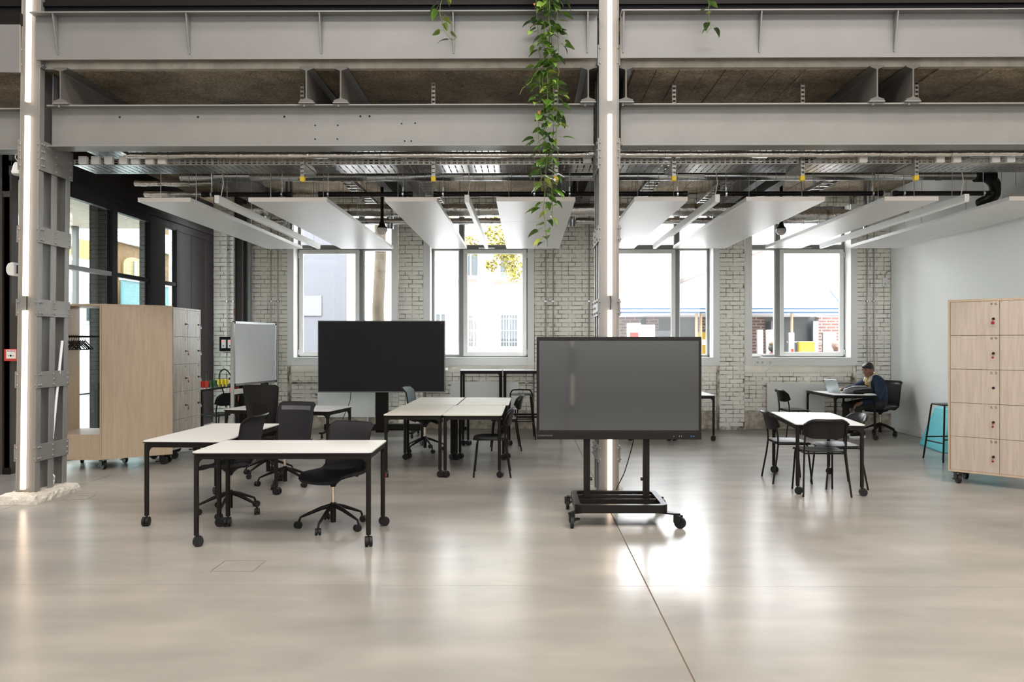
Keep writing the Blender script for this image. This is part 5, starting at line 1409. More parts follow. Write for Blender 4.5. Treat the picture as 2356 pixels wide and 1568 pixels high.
# jacket: torso and both sleeves as one garment
j = MB()
limb(j, [(L(5.97,12.60,0.605), 0.150), (L(5.96,12.60,0.68), 0.160), (L(5.93,12.58,0.80), 0.17), (L(5.90,12.57,0.90), 0.155), (L(5.87,12.56,0.97), 0.10)])
limb(j, [(L(5.90,12.40,0.93), 0.085), (L(5.86,12.46,0.97), 0.085), (L(5.86,12.56,0.99), 0.085), (L(5.85,12.68,0.97), 0.085), (L(5.85,12.73,0.93), 0.085)])
limb(j, [(L(5.90,12.385,0.92), 0.085), (L(5.86,12.33,0.79), 0.073), (L(5.80,12.29,0.68), 0.066), (L(5.70,12.30,0.635), 0.056), (L(5.60,12.32,0.605), 0.046)])
limb(j, [(L(5.84,12.74,0.92), 0.085), (L(5.75,12.80,0.86), 0.073), (L(5.66,12.83,0.81), 0.066), (L(5.57,12.82,0.80), 0.052), (L(5.53,12.81,0.795), 0.045)])
remeshed('jacket', j, denim, man, 0.012, 3)
c = MB(); c.tube([L(5.735,12.44,0.93), L(5.775,12.455,0.985), L(5.84,12.475,1.035), L(5.90,12.53,1.065), L(5.90,12.60,1.065), L(5.84,12.64,1.04), L(5.77,12.62,0.99), L(5.725,12.575,0.94)], [0.024,0.03,0.03,0.032,0.032,0.03,0.03,0.024], 10)
remeshed('collar', c, sherpa, man, 0.009, 2)
c = MB(); limb(c, [(L(5.79,12.53,0.80), 0.055), (L(5.775,12.53,0.90), 0.06), (L(5.80,12.54,0.99), 0.062)]); remeshed('shirt', c, shirt, man, 0.01, 2)
m = MB()
for z in (0.62, 0.72, 0.80): m.cyl(L(5.80,12.455,z), L(5.793,12.44,z), 0.008, n=8)
m.cyl(L(5.86,12.425,0.52), L(5.858,12.41,0.52), 0.01, n=8)
m.build('buttons', M('brass_button', (0.5, 0.38, 0.18), 0.35, 0.8), man)
p = MB()
limb(p, [(L(6.00,12.60,0.58), 0.115), (L(5.95,12.50,0.565), 0.098), (L(5.74,12.42,0.545), 0.082), (L(5.53,12.38,0.51), 0.070), (L(5.56,12.42,0.30), 0.058), (L(5.62,12.47,0.11), 0.045)])
limb(p, [(L(6.00,12.62,0.58), 0.115), (L(5.94,12.72,0.565), 0.098), (L(5.70,12.74,0.545), 0.082), (L(5.47,12.72,0.52), 0.070), (L(5.50,12.75,0.30), 0.058), (L(5.56,12.80,0.11), 0.045)])
remeshed('trousers', p, trouser, man, 0.012, 3)
for (x, y, rz) in ((5.62, 12.47, 0.25), (5.56, 12.80, -0.05)):
    q = MB(); limb(q, [((0.03,0,0.06), 0.045), ((-0.06,0,0.05), 0.042), ((-0.17,0,0.04), 0.036)]); limb(q, [((0.02,0,0.10), 0.042), ((0.03,0,0.06), 0.045)])
    MX = Matrix.Translation(Vector(L(x, y, 0.012))) @ Matrix.Rotation(rz, 4, 'Z'); q.v = [tuple(MX @ Vector(a)) for a in q.v]
    sh = remeshed('shoe', q, black_p, man, 0.009, 2)
    q = MB(); q.prism(rrect(-0.215, -0.045, 0.08, 0.045, 0.04), 0.0, 0.03, Matrix.Translation(Vector(L(x, y, 0))) @ Matrix.Rotation(rz, 4, 'Z')); q.build('white_sole', white_trim, sh)

# laptop, backpack and paper on his table
t = thing('laptop', 'open silver laptop on the corner table in front of the man', 'laptop', (5.36, 12.70, 0.74), 0.30)
MB().prism(rrect(-0.11, -0.16, 0.115, 0.16, 0.012), 0.0, 0.016).build('keyboard_base', alu, t, bevel=0.002)
MB().box(-0.06, -0.13, 0.016, 0.03, 0.13, 0.0165).build('keys', black_p, t)
LM = Matrix.Translation((-0.11, 0, 0.012)) @ Matrix.Rotation(math.radians(-22), 4, 'Y')
MB().box(-0.007, -0.16, 0.0, 0.0, 0.16, 0.232, LM).build('lid', M('silver_lid', (0.62, 0.66, 0.68), 0.35, 0.25), t, bevel=0.002)
MB().box(0.0002, -0.15, 0.012, 0.001, 0.15, 0.222, LM).build('laptop_screen', M('screen_lit', (0.1, 0.12, 0.14), 0.2, emit=(0.7, 0.8, 1.0), estr=0.5), t)
MB().box(-0.008, 0.08, 0.20, -0.007, 0.13, 0.214, LM).build('lid_badge', M('pale_badge', (0.75, 0.78, 0.8), 0.3), t)
t = thing('backpack', 'grey and black backpack lying on the corner table', 'backpack', (5.52, 12.38, 0.74), -0.1)
q = MB(); limb(q, [((-0.18,0.0,0.045), 0.042), ((-0.05,0.02,0.07), 0.066), ((0.12,0.03,0.072), 0.068), ((0.20,0.03,0.06), 0.05)]); limb(q, [((-0.15,0.13,0.045), 0.04), ((0.0,0.15,0.07), 0.06), ((0.18,0.15,0.055), 0.05)]); limb(q, [((-0.18,0.0,0.045), 0.04), ((-0.15,0.13,0.045), 0.04)])
remeshed('bag_top', q, M('grey_bag_cloth', (0.23, 0.235, 0.245), 0.75, var=0.5, vscale=7), t, 0.011, 3)
q = MB(); limb(q, [((-0.05,-0.035,0.032), 0.032), ((0.10,-0.03,0.042), 0.042), ((0.22,-0.02,0.045), 0.044)]); limb(q, [((0.0,0.0,0.03), 0.03), ((0.22,0.1,0.035), 0.035)])
remeshed('bag_base', q, black_p, t, 0.011, 3)
MB().tube([(0.05,0.03,0.135), (0.12,0.05,0.15), (0.2,0.08,0.125)], 0.009, 8).build('carry_handle', black_p, t)
MB().tube([(-0.2,0.0,0.06), (-0.12,-0.04,0.105), (0.0,-0.045,0.115), (0.15,-0.04,0.11)], 0.005, 6).build('zip', black_p, t)
t = thing('paper_stack', 'small stack of white paper at the corner of the mans table', 'paper', (5.66, 12.24, 0.74), -0.1)
MB().box(-0.07, -0.09, 0, 0.07, 0.10, 0.006).build('lower_sheets', white_trim, t)
MB().box(-0.068, -0.085, 0.006, 0.062, 0.095, 0.012).build('upper_sheets', white_wall, t)

# ================================================================ HANGING PLANTS
leaf_cols = [(0.045, 0.105, 0.014), (0.085, 0.18, 0.022), (0.17, 0.28, 0.04), (0.36, 0.42, 0.06)]
leaf_mats = [M('pothos_leaf_%s' % n_, c, 0.28, var=0.25, vscale=14, randv=0.25) for n_, c in zip(('deep', 'mid', 'fresh', 'lime'), leaf_cols)]
stem_m = M('pothos_stem', (0.11, 0.15, 0.03), 0.5)
dead_m = M('withered_leaf', (0.32, 0.12, 0.03), 0.6)
leaf_meshes = []
for k in range(8):
    random.seed(60+k); m = MB(); Ln = 0.10; W = 0.036; fold = random.uniform(0.15, 0.5); droop = random.uniform(0.2, 0.9)
    prof_ = [(-0.06, 0.35), (0.0, 0.75), (0.14, 1.0), (0.34, 0.98), (0.55, 0.75), (0.75, 0.43), (0.9, 0.17)]
    mid = []; lf = []; rt = []
    for u, w in prof_:
        a = droop*u*1.1; yy = Ln*(math.sin(a)/max(.01, droop) if droop > .05 else u); zz = -Ln*(1-math.cos(a))/max(.05, droop)
        um = max(u, 0.02); mid.append((0, Ln*um if u <= 0 else yy, zz)); lf.append((-W*w, yy, zz+fold*W*w)); rt.append((W*w, yy, zz+fold*W*w))
    tip = (0, Ln*1.02*math.cos(droop*0.55), mid[-1][2]-0.012)
    n = len(mid); vs = mid+lf+rt+[tip]; fs = []
    for i in range(n-1): fs += [(i, i+1, n+i+1, n+i), (i, 2*n+i, 2*n+i+1, i+1)]
    fs += [(n-1, 3*n, 2*n-1), (n-1, 3*n-1, 3*n)]
    m.add(vs, fs, True); m.tube([(0, -0.045, 0.012), (0, -0.02, 0.012), (0, 0.003, 0.0)], 0.0016, 4, False)
    leaf_meshes.append([m.mesh('leaf', mt) for mt in leaf_mats])
def vine(parent, pts, step, scale, seed, spread, start=0.0, dead=False):
    random.seed(seed)
    P = [Vector(p) for p in pts]; q = []
    for a, b_ in zip(P[:-1], P[1:]):
        k = max(1, int((b_-a).length/0.05))
        for i in range(k): q.append(a.lerp(b_, i/k)+Vector((random.uniform(-.008,.008), random.uniform(-.008,.008), 0)))
    q.append(P[-1])
    MB().tube(q, [0.0032]*len(q), 5).build('stem', stem_m, parent)
    d = 0.0; acc = 0.0; n = 0
    for a, b_ in zip(q[:-1], q[1:]):
        acc += (b_-a).length
        while acc > step:
            acc -= step; n += 1
            az = random.choice((random.uniform(-2.2, 2.2)+PI, random.uniform(0, 2*PI)))
            mesh_ = random.choice(leaf_meshes)[random.choices((0, 1, 2, 3), (0.38, 0.34, 0.2, 0.08))[0]]
            s = scale*random.uniform(0.75, 1.2)
            el = random.uniform(-0.75, 0.15)
            o = obj('leaf', mesh_, parent)
            dirv = Vector((-math.sin(az), math.cos(az), 0)); off = 0.045*s+random.uniform(0.0, spread)
            o.location = a + dirv*off + Vector((0, 0, random.uniform(-0.02, 0.02)))
            o.rotation_euler = Euler((el, random.uniform(-0.5, 0.5), az), 'XYZ'); o.scale = (s, s, s)
t = thing('hanging_plant', 'long trailing green climbing plant hanging from above in front of the beams', 'plant', (0.16, 7.12, 5.25))
vine(t, [(0.0,0,0.1), (0.02,0.01,-0.5), (-0.01,0,-1.2), (0.03,0.02,-1.9), (0.0,0.0,-2.35), (0.04,0,-2.74)], 0.036, 1.0, 1, 0.03)
vine(t, [(0.08,0.03,0.1), (0.07,0.02,-0.6), (0.10,0,-1.3), (0.08,0.02,-1.9), (0.09,0.0,-2.45)], 0.036, 1.0, 2, 0.03)
vine(t, [(-0.06,0.02,0.1), (-0.07,0.03,-0.4), (-0.03,0.02,-1.0), (-0.05,0.01,-1.6), (-0.01,0.02,-2.2)], 0.04, 0.95, 3, 0.035)
vine(t, [(0.14,0.0,0.1), (0.13,0.01,-0.5), (0.15,0.02,-1.0), (0.12,0,-1.55), (0.14,0,-1.9)], 0.042, 0.95, 4, 0.035)
vine(t, [(0.04,-0.04,0.1), (0.06,-0.04,-0.7), (0.03,-0.03,-1.4)], 0.055, 1.0, 5, 0.03)
vine(t, [(-0.03,0.0,-1.0), (-0.12,-0.01,-1.15), (-0.2,-0.02,-1.22), (-0.23,-0.02,-1.28)], 0.06, 0.95, 6, 0.0)
vine(t, [(0.0,0.0,-2.3), (-0.08,0.0,-2.36), (-0.14,0,-2.38)], 0.09, 0.6, 8, 0.0)
o = obj('withered_leaf', leaf_meshes[2][3].copy(), t, (-0.07, -0.06, -0.42), (-0.6, 0.2, 2.6)); o.scale = (0.6, 0.6, 0.6); o.data.materials[0] = dead_m
o = obj('withered_leaf', o.data, t, (-0.04, -0.06, -1.45), (-1.2, 0.2, 2.9)); o.scale = (0.45, 0.45, 0.45)
t = thing('hanging_plant', 'short trailing plant tip left of the long hanging plant', 'plant', (-0.82, 7.12, 5.1))
vine(t, [(0.02,0,0), (0.0,0,-0.2), (-0.02,0,-0.36), (0.02,0,-0.5), (0.1,0,-0.6), (0.15,0,-0.57)], 0.055, 0.9, 11, 0.0)
t = thing('hanging_plant', 'short trailing plant tip right of the middle column', 'plant', (1.76, 7.12, 5.1))
vine(t, [(0.05,0,0), (-0.01,0,-0.2), (0.0,0,-0.4), (0.02,0,-0.48), (-0.03,0,-0.53)], 0.055, 0.85, 12, 0.0)
vine(t, [(0.08,0,0), (0.1,0,-0.12), (0.12,0,-0.2)], 0.06, 0.75, 13, 0.0)

# ================================================================ OUTSIDE: STREET, BUILDINGS, MARKET
street = MB().box(-45, 14.2, -0.4, 45, 75, -0.05).build('floor_street', M('street_paving', (0.30, 0.295, 0.29), 0.9, var=0.15)); struct(street, 'pale paved street outside the windows')
s2 = MB().box(-45, -5, -0.4, -6.6, 14.2, -0.05).build('floor_street', M('street_paving', (0.42, 0.41, 0.40), 0.9)); struct(s2, 'paved yard outside the glazed partition')
white_f = M('white_facade', (0.80, 0.80, 0.79), 0.85)
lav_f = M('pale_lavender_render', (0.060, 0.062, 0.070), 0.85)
win_dk = M('far_window_glass', (0.05, 0.06, 0.065), 0.15)
brown_t = M('brown_cornice', (0.15, 0.10, 0.08), 0.8)
def building(label, loc, parts, cat='building'):
    return thing('street_building', label, cat, loc)
t = building('blank pale lavender building wall outside the first window', (-6.4, 22, 0), None)
MB().box(-2.6, 0, 0, 0.95, 3, 13).build('wall', lav_f, t)
MB().box(0.95, 0.3, 0, 1.75, 3, 13).build('side_wall', white_f, t)
MB().box(-2.7, -0.15, 12.8, 1.8, 3, 13.1).build('coping', white_f, t)
MB().box(-0.35, -0.03, 2.4, 0.28, 0, 3.0).build('repaired_patch', M('patch_render', (0.09, 0.09, 0.09), 0.9), t)
t = building('white facade with grey windows outside the second window', (-2.0, 26, 0), None)
MB().box(-3.4, 0, 0, 3.6, 4, 14).build('wall', white_f, t)
for i, (x, z0, w_, h_) in enumerate(((-0.28, 3.9, 0.62, 1.2), (1.02, 3.86, 0.62, 0.85), (-1.24, 1.6, 0.42, 1.05), (-0.09, 1.42, 0.42, 1.2), (1.03, 1.42, 0.70, 1.2), (2.4, 3.86, 0.62, 0.85), (-2.3, 3.86, 0.62, 0.85), (2.5, 1.42, 0.7, 1.2))):
    f = MB(); f.box(x+0.05, -0.06, z0, x+w_-0.05, 0.0, z0+0.05); f.box(x+0.05, -0.06, z0+h_-0.05, x+w_-0.05, 0, z0+h_); f.box(x, -0.06, z0, x+0.05, 0, z0+h_); f.box(x+w_-0.05, -0.06, z0, x+w_, 0, z0+h_); f.box(x+w_/2-0.02, -0.055, z0+0.05, x+w_/2+0.02, 0, z0+h_-0.05)
    fo = f.build('window', white_f, t)
    MB().box(x+0.05, -0.02, z0+0.05, x+w_-0.05, -0.005, z0+h_-0.05).build('pane', win_dk, fo)
    if z0 > 3: MB().box(x-0.15, -0.1, z0-0.2, x+w_+0.15, 0, z0-0.08).build('window_sill', M('tan_sill', (0.075, 0.052, 0.036), 0.8), t)
    elif i in (3, 4):
        g = MB()
        for k in range(7): g.box(x+0.06+k*(w_-0.12)/6-0.006, -0.12, z0+0.05, x+0.06+k*(w_-0.12)/6+0.006, -0.105, z0+h_)
        for k in range(3): g.box(x, -0.12, z0+0.2+0.4*k, x+w_, -0.105, z0+0.22+0.4*k)
        g.build('window_grille', M('pale_grille', (0.4, 0.4, 0.42), 0.5), fo)
t = building('long white building receding along the street outside the right windows', (9.2, 20, 0), None)
MB().box(0, -1, 0, 5, 45, 11).build('wall', white_f, t)
for z in (5.15, 7.4): MB().box(-0.18, -1, z, 0, 45, z+0.2).build('cornice', brown_t, t)
for r_, z in enumerate((2.6, 5.7)):
    for k in range(9):
        y = 1.5+k*3.4
        f = MB().box(-0.04, y, z, 0.0, y+0.9, z+1.5).build('window', M('pale_window_frame', (0.4,0.4,0.4), 0.7), t)
        MB().box(-0.055, y+0.08, z+0.08, -0.04, y+0.82, z+1.42).build('pane', M('pale_far_pane', (0.22,0.24,0.26), 0.25), f)
t = building('white house with a green creeper far down the street outside the third window', (5.0, 42, 0), None)
MB().box(-3.5, 0, 0, 3.5, 4, 12).build('wall', white_f, t)
MB().box(-3.6, -0.2, 11.7, 3.6, 0, 12).build('cornice', brown_t, t)
random.seed(8); m = MB()
for k in range(260):
    z = random.uniform(3.2, 7.4); hw_ = 1.1*(1-(z-3.2)/4.6)+0.15; x = 1.55+random.uniform(-hw_, hw_)-2.0; s = random.uniform(0.06, 0.13); a = random.uniform(0, PI)
    m.add([(x-s*math.cos(a), -0.1, z-s*math.sin(a)), (x+s*math.sin(a), -0.14, z-s*math.cos(a)), (x+s*math.cos(a), -0.1, z+s*math.sin(a)), (x-s*math.sin(a), -0.16, z+s*math.cos(a))], [(0,1,2,3)])
m.build('creeper', M('creeper_leaf', (0.17, 0.19, 0.05), 0.7), t, kind='stuff')
# trees
bark = M('plane_tree_bark', (0.06, 0.047, 0.03), 0.9, var=0.6, vscale=3.5, stretch=(1, 1, 0.5), dark=(0.018, 0.014, 0.007))
bark_w = M('pale_tree_bark', (0.72, 0.70, 0.66), 0.9, var=0.12, vscale=3)
tl = M('yellow_green_leaf', (0.19, 0.165, 0.012), 0.6, randv=0.2)
tg = M('street_tree_leaf', (0.035, 0.06, 0.015), 0.6)
def tree(label, x, y, r, mt, lm, branch, seed, blobs):
    t = thing('street_tree', label, 'tree', (x, y, -0.05)); random.seed(seed)
    MB().tube([(0,0,0), (0.02,0,1.2), (-0.03,0,2.4), (0.03,0,3.6), (0.0,0,5.5), (0.1,0,8)], [r*1.2, r*1.05, r, r*0.98, r*0.9, r*0.6], 14).build('trunk', mt, t)
    for b_ in branch: MB().tube(b_, [r*0.45, r*0.35, r*0.22][:len(b_)] if len(b_) <= 3 else [r*0.45]*len(b_), 8).build('branch', mt, t)
    m = MB()
    for cx, cy, cz, rad, n_ in blobs:
        for k in range(int(n_*2.2)):
            v = Vector((random.gauss(0, 1), random.gauss(0, 1), random.gauss(0, 1))).normalized()*rad*random.random()**0.4
            p = Vector((cx, cy, cz))+v; s = random.uniform(0.03, 0.06)
            a = Vector((random.uniform(-1,1), random.uniform(-1,1), random.uniform(-1,1))).normalized(); b2 = a.cross(Vector((random.uniform(-1,1), random.uniform(-1,1), random.uniform(-1,1)))).normalized()
            m.add([p-a*s, p+b2*s*0.6, p+a*s, p-b2*s*0.6], [(0,1,2,3)])
    m.build('foliage', lm, t, kind='stuff')
tree('mottled plane tree trunk outside the right pane of the first window', -3.40, 17.0, 0.135, bark, tg, [], 1, [(-0.6, 0, 5.6, 1.3, 900), (1.0, 1.0, 6.2, 1.4, 900)])
tree('pale tree with yellow leaves outside the second window', -1.17, 19.0, 0.125, bark_w, tl, [[(0.05,0,3.6), (0.5,-0.1,3.85), (0.95,-0.2,4.15)], [(0,0,4.2), (-0.5,0,4.9), (-1.0,0.1,5.4)]], 2,
     [(0.75, -0.2, 3.95, 0.42, 260), (0.55, -0.2, 4.3, 0.5, 260), (0.25, -0.2, 3.6, 0.18, 50), (0.85, -0.3, 3.45, 0.28, 110), (-0.25, 0, 4.15, 0.3, 90), (-1.5, 0, 4.25, 0.28, 90), (0.2, 0, 5.6, 1.2, 700), (-1.2, 0, 5.6, 0.9, 500)])
# market stall outside the two right windows
brick_red = bpy.data.materials.new('red_brickwork'); brick_red.use_nodes = True
_n = brick_red.node_tree; _b = _n.nodes['Principled BSDF']; _t = _n.nodes.new('ShaderNodeTexBrick'); _c = _n.nodes.new('ShaderNodeTexCoord'); _mp = _n.nodes.new('ShaderNodeMapping')
_mp.inputs['Rotation'].default_value = (PI/2, 0, 0); _t.inputs['Scale'].default_value = 1.0; _t.inputs['Brick Width'].default_value = 0.24; _t.inputs['Row Height'].default_value = 0.078; _t.inputs['Mortar Size'].default_value = 0.012
_t.inputs['Color1'].default_value = (0.075, 0.028, 0.02, 1); _t.inputs['Color2'].default_value = (0.095, 0.037, 0.027, 1); _t.inputs['Mortar'].default_value = (0.23, 0.2, 0.19, 1)
_n.links.new(_c.outputs['Object'], _mp.inputs[0]); _n.links.new(_mp.outputs[0], _t.inputs['Vector']); _n.links.new(_t.outputs['Color'], _b.inputs['Base Color'])
blue_t = M('blue_trim', (0.01, 0.07, 0.17), 0.5)
t = thing('market_stall', 'market stall with a white canopy edged in blue outside the two right windows', 'market stall', (4.7, 17.0, 0))
MB().box(-2.9, -0.6, 2.26, 2.65, 3.0, 2.42).build('canopy', white_f, t)
MB().box(-2.9, -0.615, 2.335, 2.5, -0.6, 2.36).box(-2.9, -0.615, 2.25, 2.5, -0.6, 2.28).build('canopy_stripe', blue_t, t)
MB().tube([(2.65, -0.6, 2.42), (2.2, -0.6, 2.50), (2.0, -0.6, 2.75)], 0.012, 6).build('awning_arm', blue_t, t)
for x in (-0.92, -0.82, 1.2): MB().cyl((x, -0.5, 0), (x, -0.5, 2.27), 0.03, n=8).build('post', M('cream_post', (0.4, 0.28, 0.17), 0.6), t)
MB().box(-2.9, 2.2, -0.05, 3.6, 2.4, 2.3).build('rear_wall', M('kiosk_dark', (0.035, 0.042, 0.048), 0.35), t)
for x0, x1 in ((-2.55, -1.75), (-1.62, -1.3), (-0.35, 0.3), (1.02, 1.42), (2.8, 3.5)): MB().box(x0, 2.05, -0.05, x1, 2.25, 2.28).build('brick_pier', brick_red, t)
for x0, x1 in ((-1.9, -1.0), (0.45, 0.6), (1.55, 1.7), (2.62, 2.76)): MB().box(x0, 1.95, 0.6, x1, 2.05, 2.15 if x1-x0 < 0.5 else 1.9).build('kiosk_frame', M('kiosk_grey', (0.18, 0.18, 0.2), 0.5), t)
MB().box(-1.75, 1.9, 0.9, -1.15, 1.95, 1.75).build('kiosk_opening', M('kiosk_dark', (0.035, 0.042, 0.048), 0.35), t)
MB().box(-2.9, 0.2, 0.05, 3.3, 1.1, 0.95).build('counter', M('counter_dark', (0.09, 0.085, 0.09), 0.6), t)
MB().box(1.7, 1.2, 1.60, 3.3, 1.25, 1.63).build('kiosk_shelf', white_f, t)
def stand(name, label, cat, x, y, z0, z1, w_, mt, extra=None):
    t = thing(name, label, cat, (x, y, z0))
    MB().box(-w_/2, -0.05, 0, w_/2, 0.05, z1-z0).build('board', mt, t, bevel=0.01)
    MB().box(-w_/2-0.01, 0.05, -z0-0.05, -w_/2+0.02, 0.08, z1-z0).box(w_/2-0.02, 0.05, -z0-0.05, w_/2+0.01, 0.08, z1-z0).build('support', galv_r, t)
    if extra: MB().box(-w_*0.35, -0.06, (z1-z0)*0.55, w_*0.3, -0.05, (z1-z0)*0.75).build('print', extra, t)
    return t
yel = M('market_yellow', (0.42, 0.29, 0.02), 0.6)
stand('poster_board', 'white poster board at the stall just right of the middle column', 'board', 2.35, 16.2, 1.2, 2.02, 0.28, white_f, red_m)
stand('paper_easel', 'white paper easel at the stall outside the third window', 'easel', 2.72, 16.6, 0.9, 2.0, 0.30, white_f, M('easel_print', (0.6, 0.62, 0.55), 0.8))
stand('yellow_crate', 'yellow crate at the right end of the third window outside', 'crate', 4.08, 16.9, 1.2, 1.83, 0.34, yel, white_f)
stand('yellow_sign', 'yellow market sign with printed lines outside the fourth window', 'sign', 6.22, 16.5, 1.0, 1.62, 0.34, yel, M('sign_print', (0.35, 0.25, 0.05), 0.7))
stand('white_pillar_sign', 'narrow white banner outside the fourth window beside its left frame', 'banner', 5.17, 16.4, 0.2, 1.88, 0.10, white_f, None)
stand('white_pillar_sign', 'broader white banner outside the fourth window near its mullion', 'banner', 5.40, 16.4, 0.2, 1.88, 0.18, white_f, None)
stand('white_pillar_sign', 'tall white banner with a red line outside the large right pane', 'banner', 5.86, 16.4, 0.4, 1.82, 0.09, white_f, red_m)
stand('white_pillar_sign', 'white board behind the passer-by at the far right outside', 'banner', 6.78, 16.6, 0.8, 1.82, 0.26, white_f, None)
def passer(label, x, y, rz, coat, cap=None, hair=hair_m, h=1.62, sk=(0.14, 0.08, 0.055)):
    t = thing('person', label, 'person', (x, y, -0.05), rz); k = h/1.7
    b = MB(); sm_ = M('pale_skin', sk, 0.6)
    limb(b, [((0,0,0.95*k), 0.12), ((0,0,1.2*k), 0.13), ((0,0,1.40*k), 0.09), ((0,0,1.48*k), 0.055), ((0,0,1.54*k), 0.055)])
    b.ball((0,0.01,1.60*k), 0.105, 14, 10, (0.78, 0.95, 1.05)); b.ball((0,0.11,1.585*k), 0.018, 8, 6, (1, 1, 1.2))
    for s in (-1, 1):
        limb(b, [((s*0.17,0,1.38*k), 0.05), ((s*0.22,0.02,1.1*k), 0.04), ((s*0.2,0.16,0.92*k), 0.03)]); b.ball((s*0.082, 0, 1.59*k), 0.022, 8, 6, (0.4, 0.8, 1.2))
        limb(b, [((s*0.09,0,0.92*k), 0.09), ((s*0.1,0.01,0.5*k), 0.065), ((s*0.1,0,0.08), 0.045), ((s*0.1,0.12,0.04), 0.035)])
        hand(b, (s*0.2,0.16,0.92*k), (0, 0.9, -0.3), (0, 0.3, 0.9), 0.5, -s)
    remeshed('body', b, sm_, t, 0.011, 2)
    c = MB(); limb(c, [((0,0,0.85*k), 0.17), ((0,0,1.15*k), 0.175), ((0,0,1.36*k), 0.14), ((0,0,1.43*k), 0.08)])
    for s in (-1, 1): limb(c, [((0,0,1.37*k), 0.1), ((s*0.18,0,1.36*k), 0.075), ((s*0.23,0.02,1.1*k), 0.06), ((s*0.205,0.14,0.94*k), 0.05)])
    remeshed('coat', c, coat, t, 0.018, 3)
    c = MB()
    for s in (-1, 1): limb(c, [((s*0.07,0,0.92*k), 0.12), ((s*0.1,0.01,0.5*k), 0.085), ((s*0.1,0,0.12), 0.065)])
    remeshed('trousers', c, trouser, t, 0.018, 3)
    if cap:
        c = MB(); c.ball((0,0.0,1.655*k), 0.108, 14, 8, (0.86, 1.02, 0.62)); c.ball((0,0.10,1.645*k), 0.07, 12, 6, (0.9, 0.9, 0.12)); remeshed('cap', c, cap, t, 0.01, 2)
    c = MB(); c.ball((0,-0.025,(1.57 if cap else 1.615)*k), 0.108, 14, 10, (0.84, 0.9, 0.8 if cap else 0.95)); remeshed('hair', c, hair, t, 0.01, 2)
passer('passer-by wearing a beige cap outside the left pane of the fourth window', 5.20, 15.6, -1.3, M('maroon_coat', (0.12, 0.05, 0.05), 0.8), M('beige_cap', (0.09, 0.07, 0.045), 0.8), h=1.66)
passer('dark haired passer-by at the very left edge of the fourth window outside', 4.78, 16.1, -1.0, M('brown_coat', (0.2, 0.12, 0.1), 0.8), None, M('brown_hair', (0.04, 0.025, 0.017), 0.7), h=1.66)
passer('grey haired passer-by facing the large right pane of the fourth window', 6.55, 15.7, 2.9, M('grey_coat', (0.25, 0.24, 0.26), 0.8), None, M('grey_hair', (0.10, 0.085, 0.07), 0.8), h=1.67)
# outside the glazed partition on the left
yb = M('ochre_brick', (0.11, 0.052, 0.011), 0.85, var=0.15, vscale=5)
t = building('ochre brick building with an arched window outside the glazed partition', (-14, 27, 0), None)
MB().box(-4, -2.3, 0, 0, 9, 9).build('wall', yb, t)
MB().box(0.0, -2.3, 5.05, 0.12, 9, 5.75).build('white_louvre_band', white_f, t)
m = MB()
for k in range(5): m.box(0.12, -2.3, 5.1+0.13*k, 0.15, 9, 5.12+0.13*k)
m.build('louvre_line', M('louvre_grey', (0.45, 0.46, 0.47), 0.7), t)
for yy in (-1.55, 3.2):
    P = [(yy, 3.2), (yy+1.5, 3.2), (yy+1.5, 4.35)]+[(yy+0.75+0.75*math.cos(a), 4.35+0.28*math.sin(a)) for a in [PI*i/8 for i in range(9)]]+[(yy, 4.35)]
    w_ = MB().prism(P, 0.0, 0.05, Matrix(((0,0,1,0),(1,0,0,0),(0,1,0,0),(0,0,0,1)))).build('arched_window', M('cream_window', (0.16, 0.11, 0.03), 0.6), t)
    MB().box(0.05, yy+0.7, 3.2, 0.10, yy+0.8, 4.5).build('window_bar', M('steel_blue_bar', (0.35, 0.40, 0.45), 0.5), w_)
t = building('white building with a yellow band outside the left end of the glazed partition', (-14, 21, 0), None)
MB().box(-4, -4, 0, 0, 3.6, 4.25).build('lower_wall', white_f, t)
MB().box(-4, -4, 4.25, 0.02, 3.6, 4.85).build('yellow_band', M('pale_yellow_band', (0.27, 0.16, 0.05), 0.8), t)
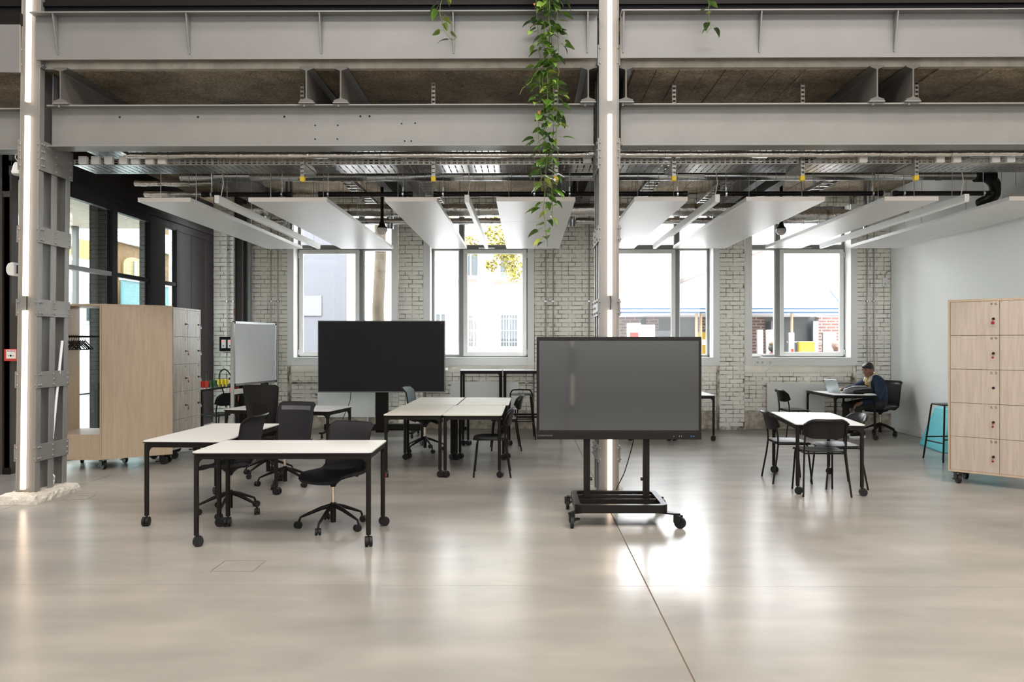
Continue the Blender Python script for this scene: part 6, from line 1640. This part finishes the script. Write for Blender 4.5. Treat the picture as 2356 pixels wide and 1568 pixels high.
MB().box(-4, -4, 4.85, 0, 3.6, 5.6).build('upper_wall', white_f, t)
for yy in (0.6, 2.2):
    f = MB().box(0, yy, 2.2, 0.05, yy+0.7, 3.5).build('window', M('pale_window_frame', (0.4,0.4,0.4), 0.7), t); MB().box(0.05, yy+0.1, 2.3, 0.06, yy+0.6, 2.75).build('pane', win_dk, f)
t = thing('hoarding', 'teal site hoarding outside the glazed partition', 'hoarding', (-13.2, 28, 0))
for k in range(9): MB().box(-0.05, -4+k*1.1, -0.05, 0.0, -4+k*1.1+1.08, 3.65).build('hoarding_panel', M('hoarding_teal', (0.03, 0.12, 0.135), 0.6), t)
MB().box(-0.1, -4, 3.65, 0.04, 6, 3.75).build('hoarding_cap', white_f, t)
for yy, lb in ((11.92, 'nearer'), (13.47, 'farther')):
    t = thing('outside_pier', '%s dark brick pier standing outside the glazed partition' % lb, 'pier', (-6.95, yy, 0))
    gb = M('dark_grey_brick', (0.03, 0.028, 0.025), 0.9)
    MB().box(-0.14, 0.004, -0.05, -0.004, 0.33 if lb == 'nearer' else 0.55, 3.94).build('pier_core', M('dark_joint', (0.03, 0.028, 0.025), 0.9), t)
    W_ = 0.33 if lb == 'nearer' else 0.55; random.seed(3)
    for r_ in range(41):
        z = 0.3+r_*0.088; x = 0 if r_ % 2 else -0.11
        if z < 1.9: continue
        while x < W_-0.03:
            a, c_ = max(0.0, x), min(W_, x+0.22)
            if c_-a > 0.04: MB().box(-0.145, a+0.006, z, 0.0, c_-0.006, z+0.076).build('brick', gb, t)
            x += 0.22
t = thing('entrance_canopy', 'beige flat canopy outside above the glazed partition', 'canopy', (-7.9, 12, 3.95))
MB().box(-1.4, -3.2, 0, 1.4, 3.2, 0.25).build('canopy_slab', M('canopy_beige', (0.34, 0.28, 0.22), 0.7), t)
MB().box(-1.42, -3.22, -0.04, -1.36, 3.22, 0.29).build('canopy_edge', white_f, t)
for yy in (-2.9, 2.9): MB().box(-1.3, yy-0.05, -3.95, -1.2, yy+0.05, 0.0).build('canopy_post', steel_d, t)

bpy.context.view_layer.update()
